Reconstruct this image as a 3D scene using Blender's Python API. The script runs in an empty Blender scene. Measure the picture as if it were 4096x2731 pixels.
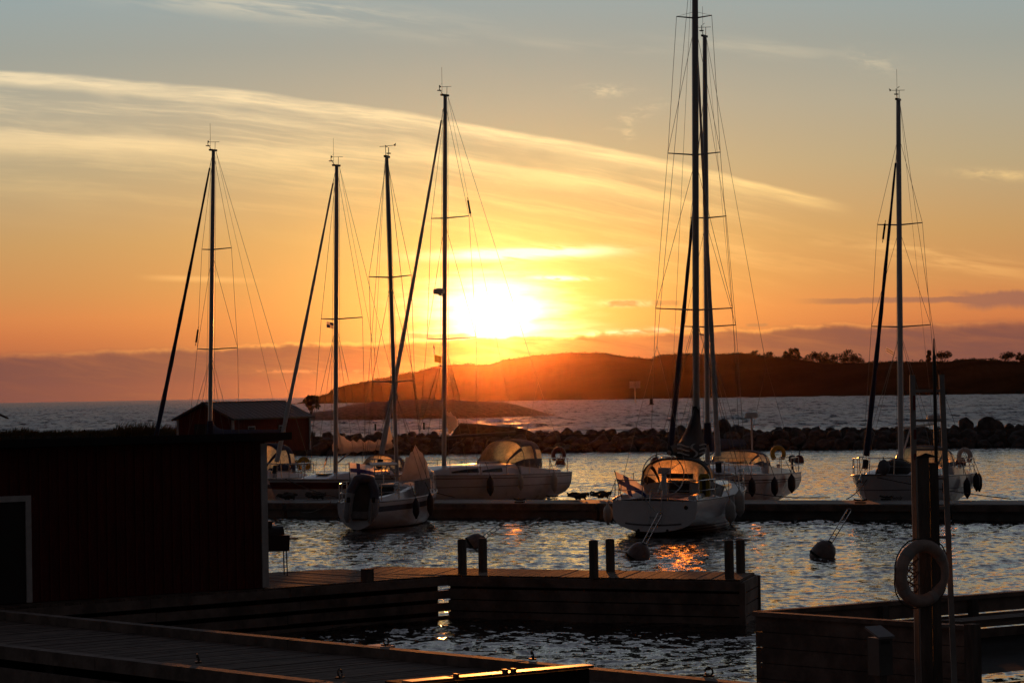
import bpy, bmesh, math, random
import numpy as np
from mathutils import Vector, Matrix, Euler, noise as mnoise

random.seed(7)
rng = np.random.default_rng(11)
SC = bpy.context.scene
COL = SC.collection

# ------------------------------------------------------------------ camera
CAM_H = 4.2
FPX, CX, CY = 11000.0, 2048.0, 1365.5          # focal length and centre in photograph pixels (4096 x 2731)
PITCH, ROLL = math.atan(203.0 / FPX), math.radians(1.02)
cam_data = bpy.data.cameras.new('camera')
cam_data.sensor_width = 36.0
cam_data.lens = 36.0 * FPX / 4096.0
cam_data.clip_start, cam_data.clip_end = 0.5, 60000.0
cam = bpy.data.objects.new('camera', cam_data)
COL.objects.link(cam)
CAMR = Matrix.Rotation(ROLL, 3, 'Y') @ Matrix.Rotation(math.pi / 2 + PITCH, 3, 'X')
cam.matrix_world = Matrix.Translation((0, 0, CAM_H)) @ CAMR.to_4x4()
SC.camera = cam
CAMO = Vector((0, 0, CAM_H))

def ray(px, py):
    return CAMR @ Vector((px - CX, -(py - CY), -FPX))
def at_z(px, py, z):
    """the point of height z seen at this pixel of the photograph"""
    r = ray(px, py); k = (z - CAM_H) / r.z
    return CAMO + r * k
def at_y(px, py, y):
    """the point at distance y seen at this pixel of the photograph"""
    r = ray(px, py)
    return CAMO + r * (y / r.y)
def proj(p):
    q = CAMR.transposed() @ (Vector(p) - CAMO)
    return CX + FPX * q.x / -q.z, CY - FPX * q.y / -q.z

# ------------------------------------------------------------------ render settings and exposure
SC.render.engine = 'CYCLES'
SC.view_settings.view_transform = 'Standard'
SC.view_settings.look = 'None'
SC.view_settings.gamma = 1.0
SC.view_settings.exposure = 0.0
cy = SC.cycles
cy.use_denoising = True
cy.max_bounces, cy.diffuse_bounces, cy.glossy_bounces = 6, 2, 3
cy.transmission_bounces, cy.transparent_max_bounces, cy.volume_bounces = 4, 12, 0
cy.caustics_reflective = False
cy.caustics_refractive = False
cy.sample_clamp_indirect = 4.0

# ------------------------------------------------------------------ sun
SUN_AZ, SUN_EL = -60.0 / FPX, 316.0 / FPX
SUN_DIR = Vector((math.sin(SUN_AZ) * math.cos(SUN_EL), math.cos(SUN_AZ) * math.cos(SUN_EL), math.sin(SUN_EL)))
sl = bpy.data.lights.new('sun', 'SUN')
sl.energy, sl.angle, sl.color = 2.4, math.radians(1.0), (1.0, 0.29, 0.05)
sun = bpy.data.objects.new('sun', sl)
COL.objects.link(sun)
sun.rotation_euler = (-SUN_DIR).to_track_quat('-Z', 'Y').to_euler()
sun.location = (0, 60, 40)

# ------------------------------------------------------------------ world: evening sky with cirrus and a low cloud bank
W = bpy.data.worlds.new('World')
SC.world = W
W.use_nodes = True
WT = W.node_tree
WT.nodes.clear()

class V_:
    """a node socket with arithmetic"""
    def __init__(s, tree, sock): s.t, s.s = tree, sock
    def _m(s, op, *a):
        n = s.t.nodes.new('ShaderNodeMath'); n.operation = op
        for i, x in enumerate((s,) + a):
            if isinstance(x, V_): s.t.links.new(x.s, n.inputs[i])
            else: n.inputs[i].default_value = x
        return V_(s.t, n.outputs[0])
    def __add__(s, o): return s._m('ADD', o)
    def __sub__(s, o): return s._m('SUBTRACT', o)
    def __mul__(s, o): return s._m('MULTIPLY', o)
    def __truediv__(s, o): return s._m('DIVIDE', o)
    __radd__ = __add__
    __rmul__ = __mul__
    def __rsub__(s, o): return (s * -1.0) + o
    def max(s, o): return s._m('MAXIMUM', o)
    def min(s, o): return s._m('MINIMUM', o)
    def pow(s, o): return s._m('POWER', o)
    def exp(s): return s._m('EXPONENT')
    def sqrt(s): return s._m('SQRT')
    def abs(s): return s._m('ABSOLUTE')
    def step(s, a, b):
        n = s.t.nodes.new('ShaderNodeMapRange'); n.interpolation_type = 'SMOOTHSTEP'
        s.t.links.new(s.s, n.inputs[0]); n.inputs[1].default_value, n.inputs[2].default_value = min(a, b), max(a, b)
        n.inputs[3].default_value, n.inputs[4].default_value = (0, 1) if a < b else (1, 0)
        return V_(s.t, n.outputs[0])
def comb(t, x, y, z=0.0):
    n = t.nodes.new('ShaderNodeCombineXYZ')
    for i, v in enumerate((x, y, z)):
        if isinstance(v, V_): t.links.new(v.s, n.inputs[i])
        else: n.inputs[i].default_value = v
    return n.outputs[0]
def nz(t, x, y, z=0.0, scale=1.0, detail=3.0, rough=0.5, dist=0.0):
    n = t.nodes.new('ShaderNodeTexNoise')
    t.links.new(comb(t, x, y, z), n.inputs['Vector'])
    n.inputs['Scale'].default_value, n.inputs['Detail'].default_value = scale, detail
    n.inputs['Roughness'].default_value, n.inputs['Distortion'].default_value = rough, dist
    return V_(t, n.outputs[0])
def ramp(t, fac, stops, hi=None):
    n = t.nodes.new('ShaderNodeValToRGB')
    m = stops[-1][0]
    f = fac / m
    t.links.new(f.s, n.inputs[0])
    e = n.color_ramp.elements
    while len(e) > 1: e.remove(e[-1])
    e[0].position = stops[0][0] / m; e[0].color = (*stops[0][1], 1)
    for p, c in stops[1:]:
        q = e.new(p / m); q.color = (*c, 1)
    return n.outputs[0]
def lin(r, g, b):
    f = lambda c: (c / 255 / 12.92) if c <= 10 else ((c / 255 + 0.055) / 1.055) ** 2.4
    return (f(r), f(g), f(b))
def cmix(t, fac, a, b, mode='MIX'):
    n = t.nodes.new('ShaderNodeMix'); n.data_type = 'RGBA'; n.blend_type = mode; n.clamp_factor = True
    for i, v in ((0, fac), (6, a), (7, b)):
        if isinstance(v, V_): t.links.new(v.s, n.inputs[i])
        elif isinstance(v, bpy.types.NodeSocket): t.links.new(v, n.inputs[i])
        elif isinstance(v, tuple): n.inputs[i].default_value = (*v, 1)
        else: n.inputs[i].default_value = v
    return n.outputs[2]

def build_sky():
    t = WT
    tc = t.nodes.new('ShaderNodeTexCoord')
    sep = t.nodes.new('ShaderNodeSeparateXYZ')
    t.links.new(tc.outputs['Generated'], sep.inputs[0])
    dx, dy, dz = (V_(t, sep.outputs[i]) for i in range(3))
    fwd = dy.max(0.02)
    U = dx / fwd * 6.317          # direction east of the sun, in units of about nine degrees
    E = dz / fwd * 6.317          # height above the horizon, same units
    X = U * 1000.0 + 1176.0       # the same two in finer units
    Y = (E * -1000.0) + 901.0 + (1176.0 - X.max(-600.0).min(3000.0)) * 0.0178     # the photograph leans a little
    # clear sky, by height
    base = ramp(t, E.max(0.0), [
        (0.00, lin(128, 76, 66)), (0.05, lin(142, 84, 69)), (0.13, lin(190, 106, 68)), (0.18, lin(206, 124, 74)), (0.25, lin(198, 137, 83)),
        (0.36, lin(192, 150, 98)), (0.52, lin(180, 162, 127)), (0.66, lin(170, 164, 144)), (0.80, lin(155, 160, 152)),
        (0.92, lin(150, 164, 164)), (1.15, lin(145, 153, 159)), (1.6, lin(136, 141, 149)), (2.4, lin(130, 133, 143)), (3.6, lin(110, 113, 124)), (6.0, lin(56, 60, 72))])
    # glow round the sun
    sx, sy = 1142.0, 720.0
    rx, ry = X - sx, Y - sy
    r1 = (rx * rx * 0.75 + ry * ry * 1.25).sqrt()
    r2 = (rx * rx * 0.30 + ry * ry * 1.0).sqrt()
    ragn = nz(t, X / 210.0, Y / 30.0, 2.2, 1.0, 4.0, 0.6)
    rc = (rx * rx * 0.62 + ry * ry * 1.7).sqrt() / (ragn * 1.3 + 0.35)
    g_core = ((rc / 92.0).pow(2.0) * -1.0).exp()
    g_mid = ((r1 / 210.0).pow(1.5) * -1.0).exp()
    g_wide = ((r2 / 330.0).pow(1.25) * -1.0).exp()
    fine = nz(t, X / 46.0, (Y - X * 0.05) / 17.0, 3.3, 1.0, 5.0, 0.62, 0.6)
    long_ = nz(t, X / 190.0, (Y - X * 0.12) / 24.0, 7.7, 1.0, 4.0, 0.6, 0.5)
    rag = (nz(t, X / 60.0, Y / 200.0, 1.0, 1.0, 4.0, 0.6) - 0.5) * 1.5
    # --- cirrus: long streaks curving down to the right
    c = X * 0.050 + X * X * 0.0000552
    wob = (nz(t, X / 260.0, Y / 160.0, 3.0, 1.0, 3.0, 0.55) - 0.5) * 26.0
    S = Y - c + wob
    body = S.step(158, 176) * S.step(560, 230) * X.step(1960, 1500)
    strand = nz(t, X / 520.0, S / 26.0, 1.0, 1.0, 6.0, 0.64)
    fib = nz(t, X / 120.0, S / 9.0 + X / 260.0, 12.0, 1.0, 4.0, 0.62).step(0.3, 0.7)
    strand2 = nz(t, X / 300.0, S / 75.0, 8.0, 1.0, 4.0, 0.55)
    veil = body * (strand.step(0.42, 0.70) * (fib * 0.5 + 0.55) * 0.9 + strand2.step(0.44, 0.66) * 0.40 + 0.11)
    edge = S.step(156, 168) * S.step(205, 170) * X.step(1985, 1840) * (long_ * 0.9 + 0.35)
    s2 = S - 316.0 + X * 0.03
    band2 = s2.step(-26, 2) * s2.step(60, 4) * X.step(900, 350)
    s3 = S - 182.0
    band3 = s3.step(-12, 2) * s3.step(24, 4) * X.step(760, 250) * 0.8
    s4 = Y - 625.0 - X * 0.030
    band4 = s4.step(-8, 1) * s4.step(14, 2) * X.step(300, 420) * X.step(640, 480) * 0.5
    s5 = S - 250.0
    band5 = s5.step(-16, 0) * s5.step(36, 4) * X.step(850, 1060) * X.step(1800, 1250)
    # wisps of their own
    def wisp(cx, cy_, wx, wy, slope, seed, k=1.0, lo=0.40):
        ex, ey = (X - cx) / wx, (Y - cy_ - (X - cx) * slope) / wy
        m = ((ex * ex + ey * ey) * -1.0).exp()
        n = fine if wx < 130 else long_
        return m * n.step(lo, lo + 0.3) * k
    wis = (wisp(1402, 208, 52, 13, 0.0, 11, 0.9) + wisp(1475, 262, 60, 15, -0.42, 14, 0.55) + wisp(1452, 300, 15, 24, 0.9, 15, 0.6)
           + wisp(2022, 140, 52, 22, 0.25, 21, 0.55) + wisp(1760, 108, 190, 16, 0.1, 23, 0.35, 0.3) + wisp(640, 16, 330, 26, 0.085, 24, 0.95, 0.34)
           + wisp(2320, 402, 95, 11, 0.05, 25, 1.1, 0.3) + wisp(2120, 585, 210, 22, 0.16, 26, 0.8, 0.36)
           + wisp(2250, 608, 170, 22, 0.2, 28, 0.55, 0.36) + wisp(1830, 600, 260, 20, 0.12, 27, 0.35) + wisp(1240, 100, 420, 14, 0.05, 33, 0.2))
    # small cumulus lit from behind, above the sun
    cu = (wisp(1205, 582, 165, 12, -0.03, 41, 2.2, 0.26) + wisp(1290, 639, 60, 5, 0.02, 42, 1.6, 0.3) + wisp(1440, 697, 60, 7, 0.0, 43, 0.5, 0.3)
          + wisp(1440, 764, 110, 7, -0.06, 44, 0.9, 0.34))
    haze_lit = ((r2 / 560.0).pow(1.4) * -1.0).exp()
    cir = (veil * 0.62 + edge * (fib * 0.55 + 0.55) + band2 * 0.8 + band3 * 0.45 + band4 + band5 * 0.55 + wis * 0.7)
    # warm white of thin cloud, warmer towards the horizon
    ccol = ramp(t, E.max(0.0), [(0.0, lin(214, 120, 80)), (0.25, lin(240, 170, 96)), (0.45, lin(238, 196, 128)), (0.62, lin(238, 209, 162)), (0.8, lin(228, 212, 180)), (1.2, lin(196, 196, 188))])
    sky = cmix(t, (cir * 0.78).min(0.92), base, ccol)
    def add(sky, fac, col):
        return cmix(t, 1.0, sky, cmix(t, fac, (0, 0, 0), col), 'ADD')
    sky = add(sky, g_wide, (0.74, 0.34, 0.035))
    sky = add(sky, g_mid * (cir * 0.35 + 0.8), (1.0, 0.74, 0.16))
    sky = add(sky, (cir * haze_lit).min(1.0), (0.22, 0.20, 0.09))
    sky = add(sky, cu * (haze_lit * 0.8 + 0.2), (0.9, 0.85, 0.62))
    sky = add(sky, g_core, (2.6, 2.3, 1.5))
    # --- mauve cloud bank low over the horizon
    top = (nz(t, X / 90.0, 2.0, 0.0, 1.0, 4.0, 0.55) - 0.5) * 34.0 + (wob * 0.8)
    d = Y - (816.0 - X * 0.034) - top
    near = ((r2 / 420.0).pow(1.3) * -1.0).exp()
    bank = (d / (34.0 - near * 28.0)).step(-0.4, 0.6) * (d.step(190, 40) * 0.2 + 0.8)
    bankcol = cmix(t, ((r2 / 270.0).pow(1.2) * -1.0).exp(), lin(108, 73, 72), (0.80, 0.27, 0.05))
    bankcol = add(bankcol, (long_ - 0.5).max(0.0), (0.16, 0.05, 0.02))
    sky = cmix(t, bank * ((long_ - 0.5) * 1.1 + 0.84).min(0.97), sky, bankcol)
    rim = d.step(-6, 0) * d.step(9, 1) * ((r2 / 300.0).pow(1.3) * -1.0).exp() * fine.step(0.3, 0.6)
    sky = add(sky, rim, (0.9, 0.42, 0.06))
    slit = (((Y - 853.0 - (X - 600.0) * 0.002) / 4.0).pow(2.0) * -1.0).exp() * fine.step(0.45, 0.62) * X.step(500, 700) * X.step(1000, 850)
    sky = add(sky, slit, (0.35, 0.13, 0.03))
    # dark cloud at the right, and slivers beside the sun
    def dark(cx, cy_, wx, wy, slope, seed, k=1.0):
        ex = (X - cx) / wx
        yy = Y - cy_ - (X - cx) * slope + rag * wy
        return (ex.abs().step(1.0, 0.55)) * (yy.step(-wy, -wy * 0.55)) * (yy.step(wy, wy * 0.2)) * k
    dk = (dark(2110, 690, 300, 9, -0.012, 51) + dark(2370, 692, 200, 26, 0.02, 52) + dark(1435, 699, 42, 9, 0.0, 53, 0.8) + dark(1535, 695, 38, 8, 0.0, 54, 0.7)
          + dark(1010, 773, 90, 8, 0.0, 55, 0.8) + dark(1460, 768, 90, 9, -0.06, 56, 0.55) + dark(1742, 747, 30, 5, 0.0, 57, 0.7)).min(1.0)
    dcol = cmix(t, ((r2 / 360.0).pow(1.2) * -1.0).exp(), lin(142, 92, 86), (1.0, 0.44, 0.08))
    sky = cmix(t, dk * 0.9, sky, dcol)
    # away from the sun the dome is dim
    side = dy.step(-0.1, 0.75)
    back = t.nodes.new('ShaderNodeTexSky')
    back.sky_type = 'NISHITA'; back.sun_disc = False
    back.sun_elevation = SUN_EL; back.sun_rotation = SUN_AZ
    backc = cmix(t, 1.0, back.outputs[0], (0.003, 0.003, 0.003), "MULTIPLY")
    backc = add(backc, 1.0, (0.024, 0.0215, 0.0230))
    sky = cmix(t, side, backc, sky)
    low = dz.step(-0.02, 0.0)
    sky = cmix(t, low, (0.02, 0.02, 0.02), sky)
    bg = t.nodes.new('ShaderNodeBackground')
    bg.inputs['Strength'].default_value = 1.0
    t.links.new(sky, bg.inputs['Color'])
    out = t.nodes.new('ShaderNodeOutputWorld')
    t.links.new(bg.outputs[0], out.inputs['Surface'])
build_sky()
W.cycles.sampling_method = 'MANUAL'
W.cycles.sample_map_resolution = 512

# ------------------------------------------------------------------ helpers: meshes, materials, tags
class MB:
    """collects shapes and links them as ONE mesh object"""
    def __init__(s): s.v, s.f, s.m = [], [], []
    def add(s, vs, fs, mi=0):
        o = len(s.v)
        s.v += [tuple(v) for v in vs]
        s.f += [tuple(i + o for i in f) for f in fs]
        s.m += [mi] * len(fs)
        return s
    def box(s, c, size, rot=None, mi=0, taper=1.0):
        x, y, z = size[0] / 2, size[1] / 2, size[2] / 2
        vs = [Vector((a * x * (taper if k > 0 else 1), b * y * (taper if k > 0 else 1), k * z)) for k in (-1, 1) for a, b in ((-1, -1), (1, -1), (1, 1), (-1, 1))]
        if rot is not None: vs = [rot @ v for v in vs]
        c = Vector(c)
        return s.add([c + v for v in vs], [(3, 2, 1, 0), (4, 5, 6, 7), (0, 1, 5, 4), (1, 2, 6, 5), (2, 3, 7, 6), (3, 0, 4, 7)], mi)
    def beam(s, a, b, w, h, up=(0, 0, 1), mi=0):
        """a box from a to b, w wide, h high"""
        a, b = Vector(a), Vector(b); d = (b - a); L = d.length; d.normalize()
        side = d.cross(Vector(up)).normalized(); u = side.cross(d)
        R = Matrix((d, side, u)).transposed()
        return s.box((a + b) / 2, (L, w, h), R, mi)
    def tube(s, pts, r, seg=8, mi=0, cap=True, closed=False):
        pts = [Vector(p) for p in pts]; n = len(pts)
        rs = r if isinstance(r, (list, tuple)) else [r] * n
        vs, fs, prev = [], [], None
        for i, p in enumerate(pts):
            if closed: d = pts[(i + 1) % n] - pts[i - 1]
            else: d = pts[min(i + 1, n - 1)] - pts[max(i - 1, 0)]
            d.normalize()
            if prev is None:
                a = d.orthogonal().normalized()
            else:
                a = (prev - d * prev.dot(d)).normalized()
            prev = a; b = d.cross(a)
            rr = rs[i]
            ra, rb = rr if isinstance(rr, tuple) else (rr, rr)
            for k in range(seg):
                t = 2 * math.pi * k / seg
                vs.append(p + a * math.cos(t) * ra + b * math.sin(t) * rb)
        m = n if closed else n - 1
        for i in range(m):
            for k in range(seg):
                k2 = (k + 1) % seg; j = (i + 1) % n
                fs.append((i * seg + k, i * seg + k2, j * seg + k2, j * seg + k))
        if cap and not closed:
            fs.append(tuple(range(seg))[::-1]); fs.append(tuple((n - 1) * seg + k for k in range(seg)))
        return s.add(vs, fs, mi)
    def loft(s, rings, mi=0, cap=True, closed=True):
        n, k = len(rings), len(rings[0]); vs = [v for r in rings for v in r]; fs = []
        for i in range(n - 1):
            for j in range(k if closed else k - 1):
                j2 = (j + 1) % k
                fs.append((i * k + j, i * k + j2, (i + 1) * k + j2, (i + 1) * k + j))
        if cap:
            fs.append(tuple(range(k))[::-1]); fs.append(tuple((n - 1) * k + j for j in range(k)))
        return s.add(vs, fs, mi)
    def lathe(s, prof, c=(0, 0, 0), axis=None, seg=20, mi=0):
        """prof: (radius, height) from bottom to top"""
        R = axis.normalized().to_track_quat('Z', 'Y').to_matrix() if axis is not None else Matrix.Identity(3)
        c = Vector(c); rings = []
        for r, h in prof:
            rings.append([c + R @ Vector((max(r, 1e-4) * math.cos(2 * math.pi * k / seg), max(r, 1e-4) * math.sin(2 * math.pi * k / seg), h)) for k in range(seg)])
        return s.loft(rings, mi)
    def grid(s, P, mi=0):
        """P[i][j] points"""
        n, k = len(P), len(P[0])
        return s.add([p for r in P for p in r], [(i * k + j, i * k + j + 1, (i + 1) * k + j + 1, (i + 1) * k + j) for i in range(n - 1) for j in range(k - 1)], mi)
    def build(s, name, mats, parent=None, smooth=None, weld=False):
        me = bpy.data.meshes.new(name)
        me.from_pydata(s.v, [], s.f)
        if not isinstance(mats, (list, tuple)): mats = [mats]
        for m in mats: me.materials.append(m)
        if len(mats) > 1: me.polygons.foreach_set('material_index', s.m)
        if weld:
            bm = bmesh.new(); bm.from_mesh(me)
            bmesh.ops.remove_doubles(bm, verts=bm.verts, dist=1e-4)
            bmesh.ops.recalc_face_normals(bm, faces=bm.faces)
            bm.to_mesh(me); bm.free()
        if smooth is not None:
            me.polygons.foreach_set('use_smooth', [True] * len(me.polygons))
            if smooth < 180: me.set_sharp_from_angle(angle=math.radians(smooth))
        me.update()
        o = bpy.data.objects.new(name, me)
        COL.objects.link(o)
        if parent is not None: o.parent = parent
        return o

def tag(o, label=None, cat=None, group=None, kind=None):
    if label: o['label'] = label
    if cat: o['category'] = cat
    if group: o['group'] = group
    if kind: o['kind'] = kind
    return o
def empty(name, loc=(0, 0, 0), rot=(0, 0, 0), label=None, cat=None, group=None):
    o = bpy.data.objects.new(name, None)
    o.empty_display_size = 0.3
    COL.objects.link(o)
    o.location = loc; o.rotation_euler = rot
    return tag(o, label, cat, group)
def copy_tree(o, parent=None):
    c = o.copy(); COL.objects.link(c); c.parent = parent
    for ch in list(o.children): copy_tree(ch, c)
    return c
def world_of(root):
    return Matrix.Translation(root.location) @ root.rotation_euler.to_matrix().to_4x4()

MATS = {}
def pbr(name, col, rough=0.6, metal=0.0, var=0.25, scale=3.0, bump=0.0, bscale=None, stretch=(1, 1, 1), island=0.0, spec=0.5, coat=0.0, dark=None):
    """a Principled surface whose colour and roughness wander with noise"""
    if name in MATS: return MATS[name]
    m = bpy.data.materials.new(name); m.use_nodes = True
    t = m.node_tree; b = t.nodes['Principled BSDF']
    tc = t.nodes.new('ShaderNodeTexCoord'); mp = t.nodes.new('ShaderNodeMapping')
    mp.inputs['Scale'].default_value = stretch
    t.links.new(tc.outputs['Object'], mp.inputs[0])
    n = t.nodes.new('ShaderNodeTexNoise'); n.inputs['Scale'].default_value = scale; n.inputs['Detail'].default_value = 5; n.inputs['Roughness'].default_value = 0.62
    t.links.new(mp.outputs[0], n.inputs['Vector'])
    f = V_(t, n.outputs[0])
    lo = dark if dark else tuple(c * (1 - var) for c in col)
    hi = tuple(min(1, c * (1 + var * 0.6)) for c in col)
    cc = cmix(t, f.step(0.3, 0.7), lo, hi)
    if island:
        g = t.nodes.new('ShaderNodeNewGeometry')
        k = V_(t, g.outputs['Random Per Island']) * island + (1 - island * 0.5)
        cc = cmix(t, 1.0, cc, comb(t, k, k, k), 'MULTIPLY')
    t.links.new(cc, b.inputs['Base Color'])
    r = f * 0.25 + (rough - 0.125)
    t.links.new(r.s, b.inputs['Roughness'])
    b.inputs['Metallic'].default_value = metal
    b.inputs['Specular IOR Level'].default_value = spec
    b.inputs['Coat Weight'].default_value = coat
    if bump:
        n2 = t.nodes.new('ShaderNodeTexNoise'); n2.inputs['Scale'].default_value = bscale or scale * 6; n2.inputs['Detail'].default_value = 4
        t.links.new(mp.outputs[0], n2.inputs['Vector'])
        bp = t.nodes.new('ShaderNodeBump'); bp.inputs['Strength'].default_value = bump; bp.inputs['Distance'].default_value = 0.02
        t.links.new(n2.outputs[0], bp.inputs['Height']); t.links.new(bp.outputs[0], b.inputs['Normal'])
    MATS[name] = m
    return m
def see_through(name, tint, clear=0.25, rough=0.12, var=0.2, scale=6.0, glow=0.0):
    """scratched window foil or thin cloth: light comes through it scattered"""
    if name in MATS: return MATS[name]
    m = bpy.data.materials.new(name); m.use_nodes = True
    t = m.node_tree; t.nodes.clear()
    tc = t.nodes.new('ShaderNodeTexCoord')
    n = t.nodes.new('ShaderNodeTexNoise'); n.inputs['Scale'].default_value = scale; n.inputs['Detail'].default_value = 6; n.inputs['Distortion'].default_value = 1.2
    t.links.new(tc.outputs['Object'], n.inputs['Vector'])
    f = V_(t, n.outputs[0])
    cc = cmix(t, f.step(0.3, 0.7), tuple(c * (1 - var) for c in tint), tint)
    tl = t.nodes.new('ShaderNodeBsdfTranslucent'); df = t.nodes.new('ShaderNodeBsdfDiffuse')
    for q in (tl, df): t.links.new(cc, q.inputs['Color'])
    tr = t.nodes.new('ShaderNodeBsdfTransparent'); tr.inputs[0].default_value = (*tint, 1)
    gl = t.nodes.new('ShaderNodeBsdfGlossy'); gl.inputs['Roughness'].default_value = rough
    def mix(k, a, b):
        x = t.nodes.new('ShaderNodeMixShader')
        if isinstance(k, V_): t.links.new(k.s, x.inputs[0])
        else: x.inputs[0].default_value = k
        t.links.new(a, x.inputs[1]); t.links.new(b, x.inputs[2]); return x.outputs[0]
    a = mix(0.2, tl.outputs[0], df.outputs[0])
    if glow:
        rf = t.nodes.new('ShaderNodeBsdfRefraction'); rf.inputs['Roughness'].default_value = 0.5; rf.inputs['IOR'].default_value = 1.22
        t.links.new(cc, rf.inputs['Color']); a = mix(glow, a, rf.outputs[0])
    if clear > 0: a = mix((f * -0.5 + (clear + 0.25)).max(0.0), a, tr.outputs[0])
    if rough < 0.5: a = mix(0.05, a, gl.outputs[0])
    o = t.nodes.new('ShaderNodeOutputMaterial'); t.links.new(a, o.inputs[0])
    MATS[name] = m
    return m

M_GEL = pbr('white_gelcoat', (0.70, 0.71, 0.75), 0.3, var=0.10, scale=1.2, coat=0.3)
M_DECK = pbr('deck_gelcoat', (0.66, 0.67, 0.68), 0.45, var=0.12, scale=2.0)
M_NAVY = pbr('navy_stripe', (0.03, 0.035, 0.07), 0.35, var=0.2)
M_RED = pbr('dark_red_stripe', (0.12, 0.025, 0.03), 0.4, var=0.2)
M_GREY = pbr('grey_stripe', (0.16, 0.16, 0.17), 0.4, var=0.2)
M_ANTI = pbr('antifouling_paint', (0.035, 0.03, 0.04), 0.7, var=0.3)
M_ALU = pbr('anodised_mast', (0.34, 0.34, 0.35), 0.45, metal=0.6, var=0.08, scale=2)
M_WHITESPAR = pbr('white_spar', (0.62, 0.62, 0.62), 0.4, var=0.08)
M_STEEL = pbr('stainless_steel', (0.55, 0.55, 0.55), 0.25, metal=1.0, var=0.05)
M_WIRE = pbr('rigging_wire', (0.16, 0.155, 0.15), 0.4, metal=0.8, var=0.1)
M_DARKGLASS = pbr('tinted_window', (0.02, 0.02, 0.025), 0.12, var=0.2)
M_BLACKCLOTH = pbr('black_canvas', (0.015, 0.014, 0.016), 0.85, var=0.3, scale=5, bump=0.3)
M_NAVYCLOTH = pbr('navy_canvas', (0.022, 0.028, 0.075), 0.85, var=0.3, scale=5, bump=0.3)
M_GREYCLOTH = pbr('grey_canvas', (0.16, 0.17, 0.20), 0.85, var=0.25, scale=5, bump=0.3)
M_WHITECLOTH = see_through('white_sailcloth', (0.72, 0.70, 0.68), 0.0, 0.9, 0.15, 4.0)
M_SAIL = pbr('rolled_sail', (0.60, 0.60, 0.60), 0.8, var=0.2, scale=4, bump=0.4)
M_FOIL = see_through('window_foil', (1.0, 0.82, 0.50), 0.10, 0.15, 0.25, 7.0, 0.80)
M_IRON = pbr('dark_iron', (0.05, 0.048, 0.045), 0.6, metal=0.4, var=0.3)
M_FOILDIM = see_through('dimmed_window_foil', (1.0, 0.74, 0.40), 0.08, 0.15, 0.3, 7.0, 0.42)  # same foil again, tint and scatter set for a dimmer sunset glow
M_FOILWARM = see_through('brightened_window_foil', (1.0, 0.80, 0.42), 0.06, 0.15, 0.2, 7.0, 0.97)  # same foil again, tint and scatter set for a stronger sunset glow
M_BLACK = pbr('black_plastic', (0.018, 0.018, 0.02), 0.5, var=0.2)
M_ROPE = pbr('mooring_rope', (0.09, 0.085, 0.08), 0.9, var=0.4, scale=30)
M_FENDNAVY = pbr('navy_fender', (0.03, 0.03, 0.05), 0.55, var=0.2)
M_FENDWHITE = pbr('white_fender', (0.55, 0.54, 0.52), 0.5, var=0.2)
M_YELLOW = pbr('yellow_cover', (0.45, 0.30, 0.02), 0.6, var=0.2)
M_ORANGE = pbr('red_buoy', (0.30, 0.055, 0.03), 0.5, var=0.3, scale=4)
M_BUOYGREY = pbr('worn_buoy', (0.26, 0.20, 0.20), 0.5, var=0.4, scale=3)
M_WOOD = pbr('weathered_plank', (0.22, 0.175, 0.155), 0.8, spec=0.1, var=0.45, scale=2.2, bump=0.5, bscale=14, stretch=(1, 1, 1), island=0.55)
M_DECKWOOD = pbr('deck_plank', (0.15, 0.11, 0.09), 0.85, spec=0.15, var=0.4, scale=3.0, bump=0.4, bscale=16, island=0.5)
M_POST = pbr('post_timber', (0.15, 0.135, 0.125), 0.85, spec=0.1, var=0.4, scale=3.0, bump=0.5, bscale=20, stretch=(3, 3, 0.5))
M_PITCH = pbr('tarred_timber', (0.03, 0.028, 0.027), 0.9, spec=0.1, var=0.4, scale=3, bump=0.4)
M_FALUN = pbr('red_barn_paint', (0.125, 0.017, 0.013), 0.85, var=0.35, scale=2.5, bump=0.3, stretch=(3, 3, 0.6))
M_WHITEPAINT = pbr('white_paint', (0.62, 0.62, 0.62), 0.55, var=0.15, scale=4)
M_ROOF = pbr('grey_roof_sheet', (0.07, 0.07, 0.08), 0.6, var=0.25, scale=3)
M_DARKDOOR = pbr('dark_door', (0.03, 0.026, 0.026), 0.7, var=0.3)
M_CONC = pbr('wet_concrete', (0.16, 0.155, 0.15), 0.7, var=0.4, scale=1.5, bump=0.3)
M_ROCK = pbr('granite_boulder', (0.14, 0.125, 0.12), 0.85, spec=0.08, var=0.5, scale=1.4, bump=0.6, bscale=7)
M_GRAVEL = pbr('gravel_fill', (0.07, 0.06, 0.05), 0.95, spec=0.0, var=0.5, scale=2.0, bump=0.8, bscale=9)
M_HILL = pbr('heath_rock', (0.035, 0.03, 0.02), 0.95, spec=0.0, var=0.5, scale=0.02)
M_LEAF = pbr('dark_leaves', (0.05, 0.06, 0.03), 0.8, spec=0.1, var=0.5, scale=0.8)
M_BARK = pbr('tree_bark', (0.06, 0.05, 0.04), 0.9, var=0.3)
M_GRASS = pbr('dry_grass', (0.10, 0.085, 0.045), 0.9, spec=0.1, var=0.5, scale=0.7)

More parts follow.
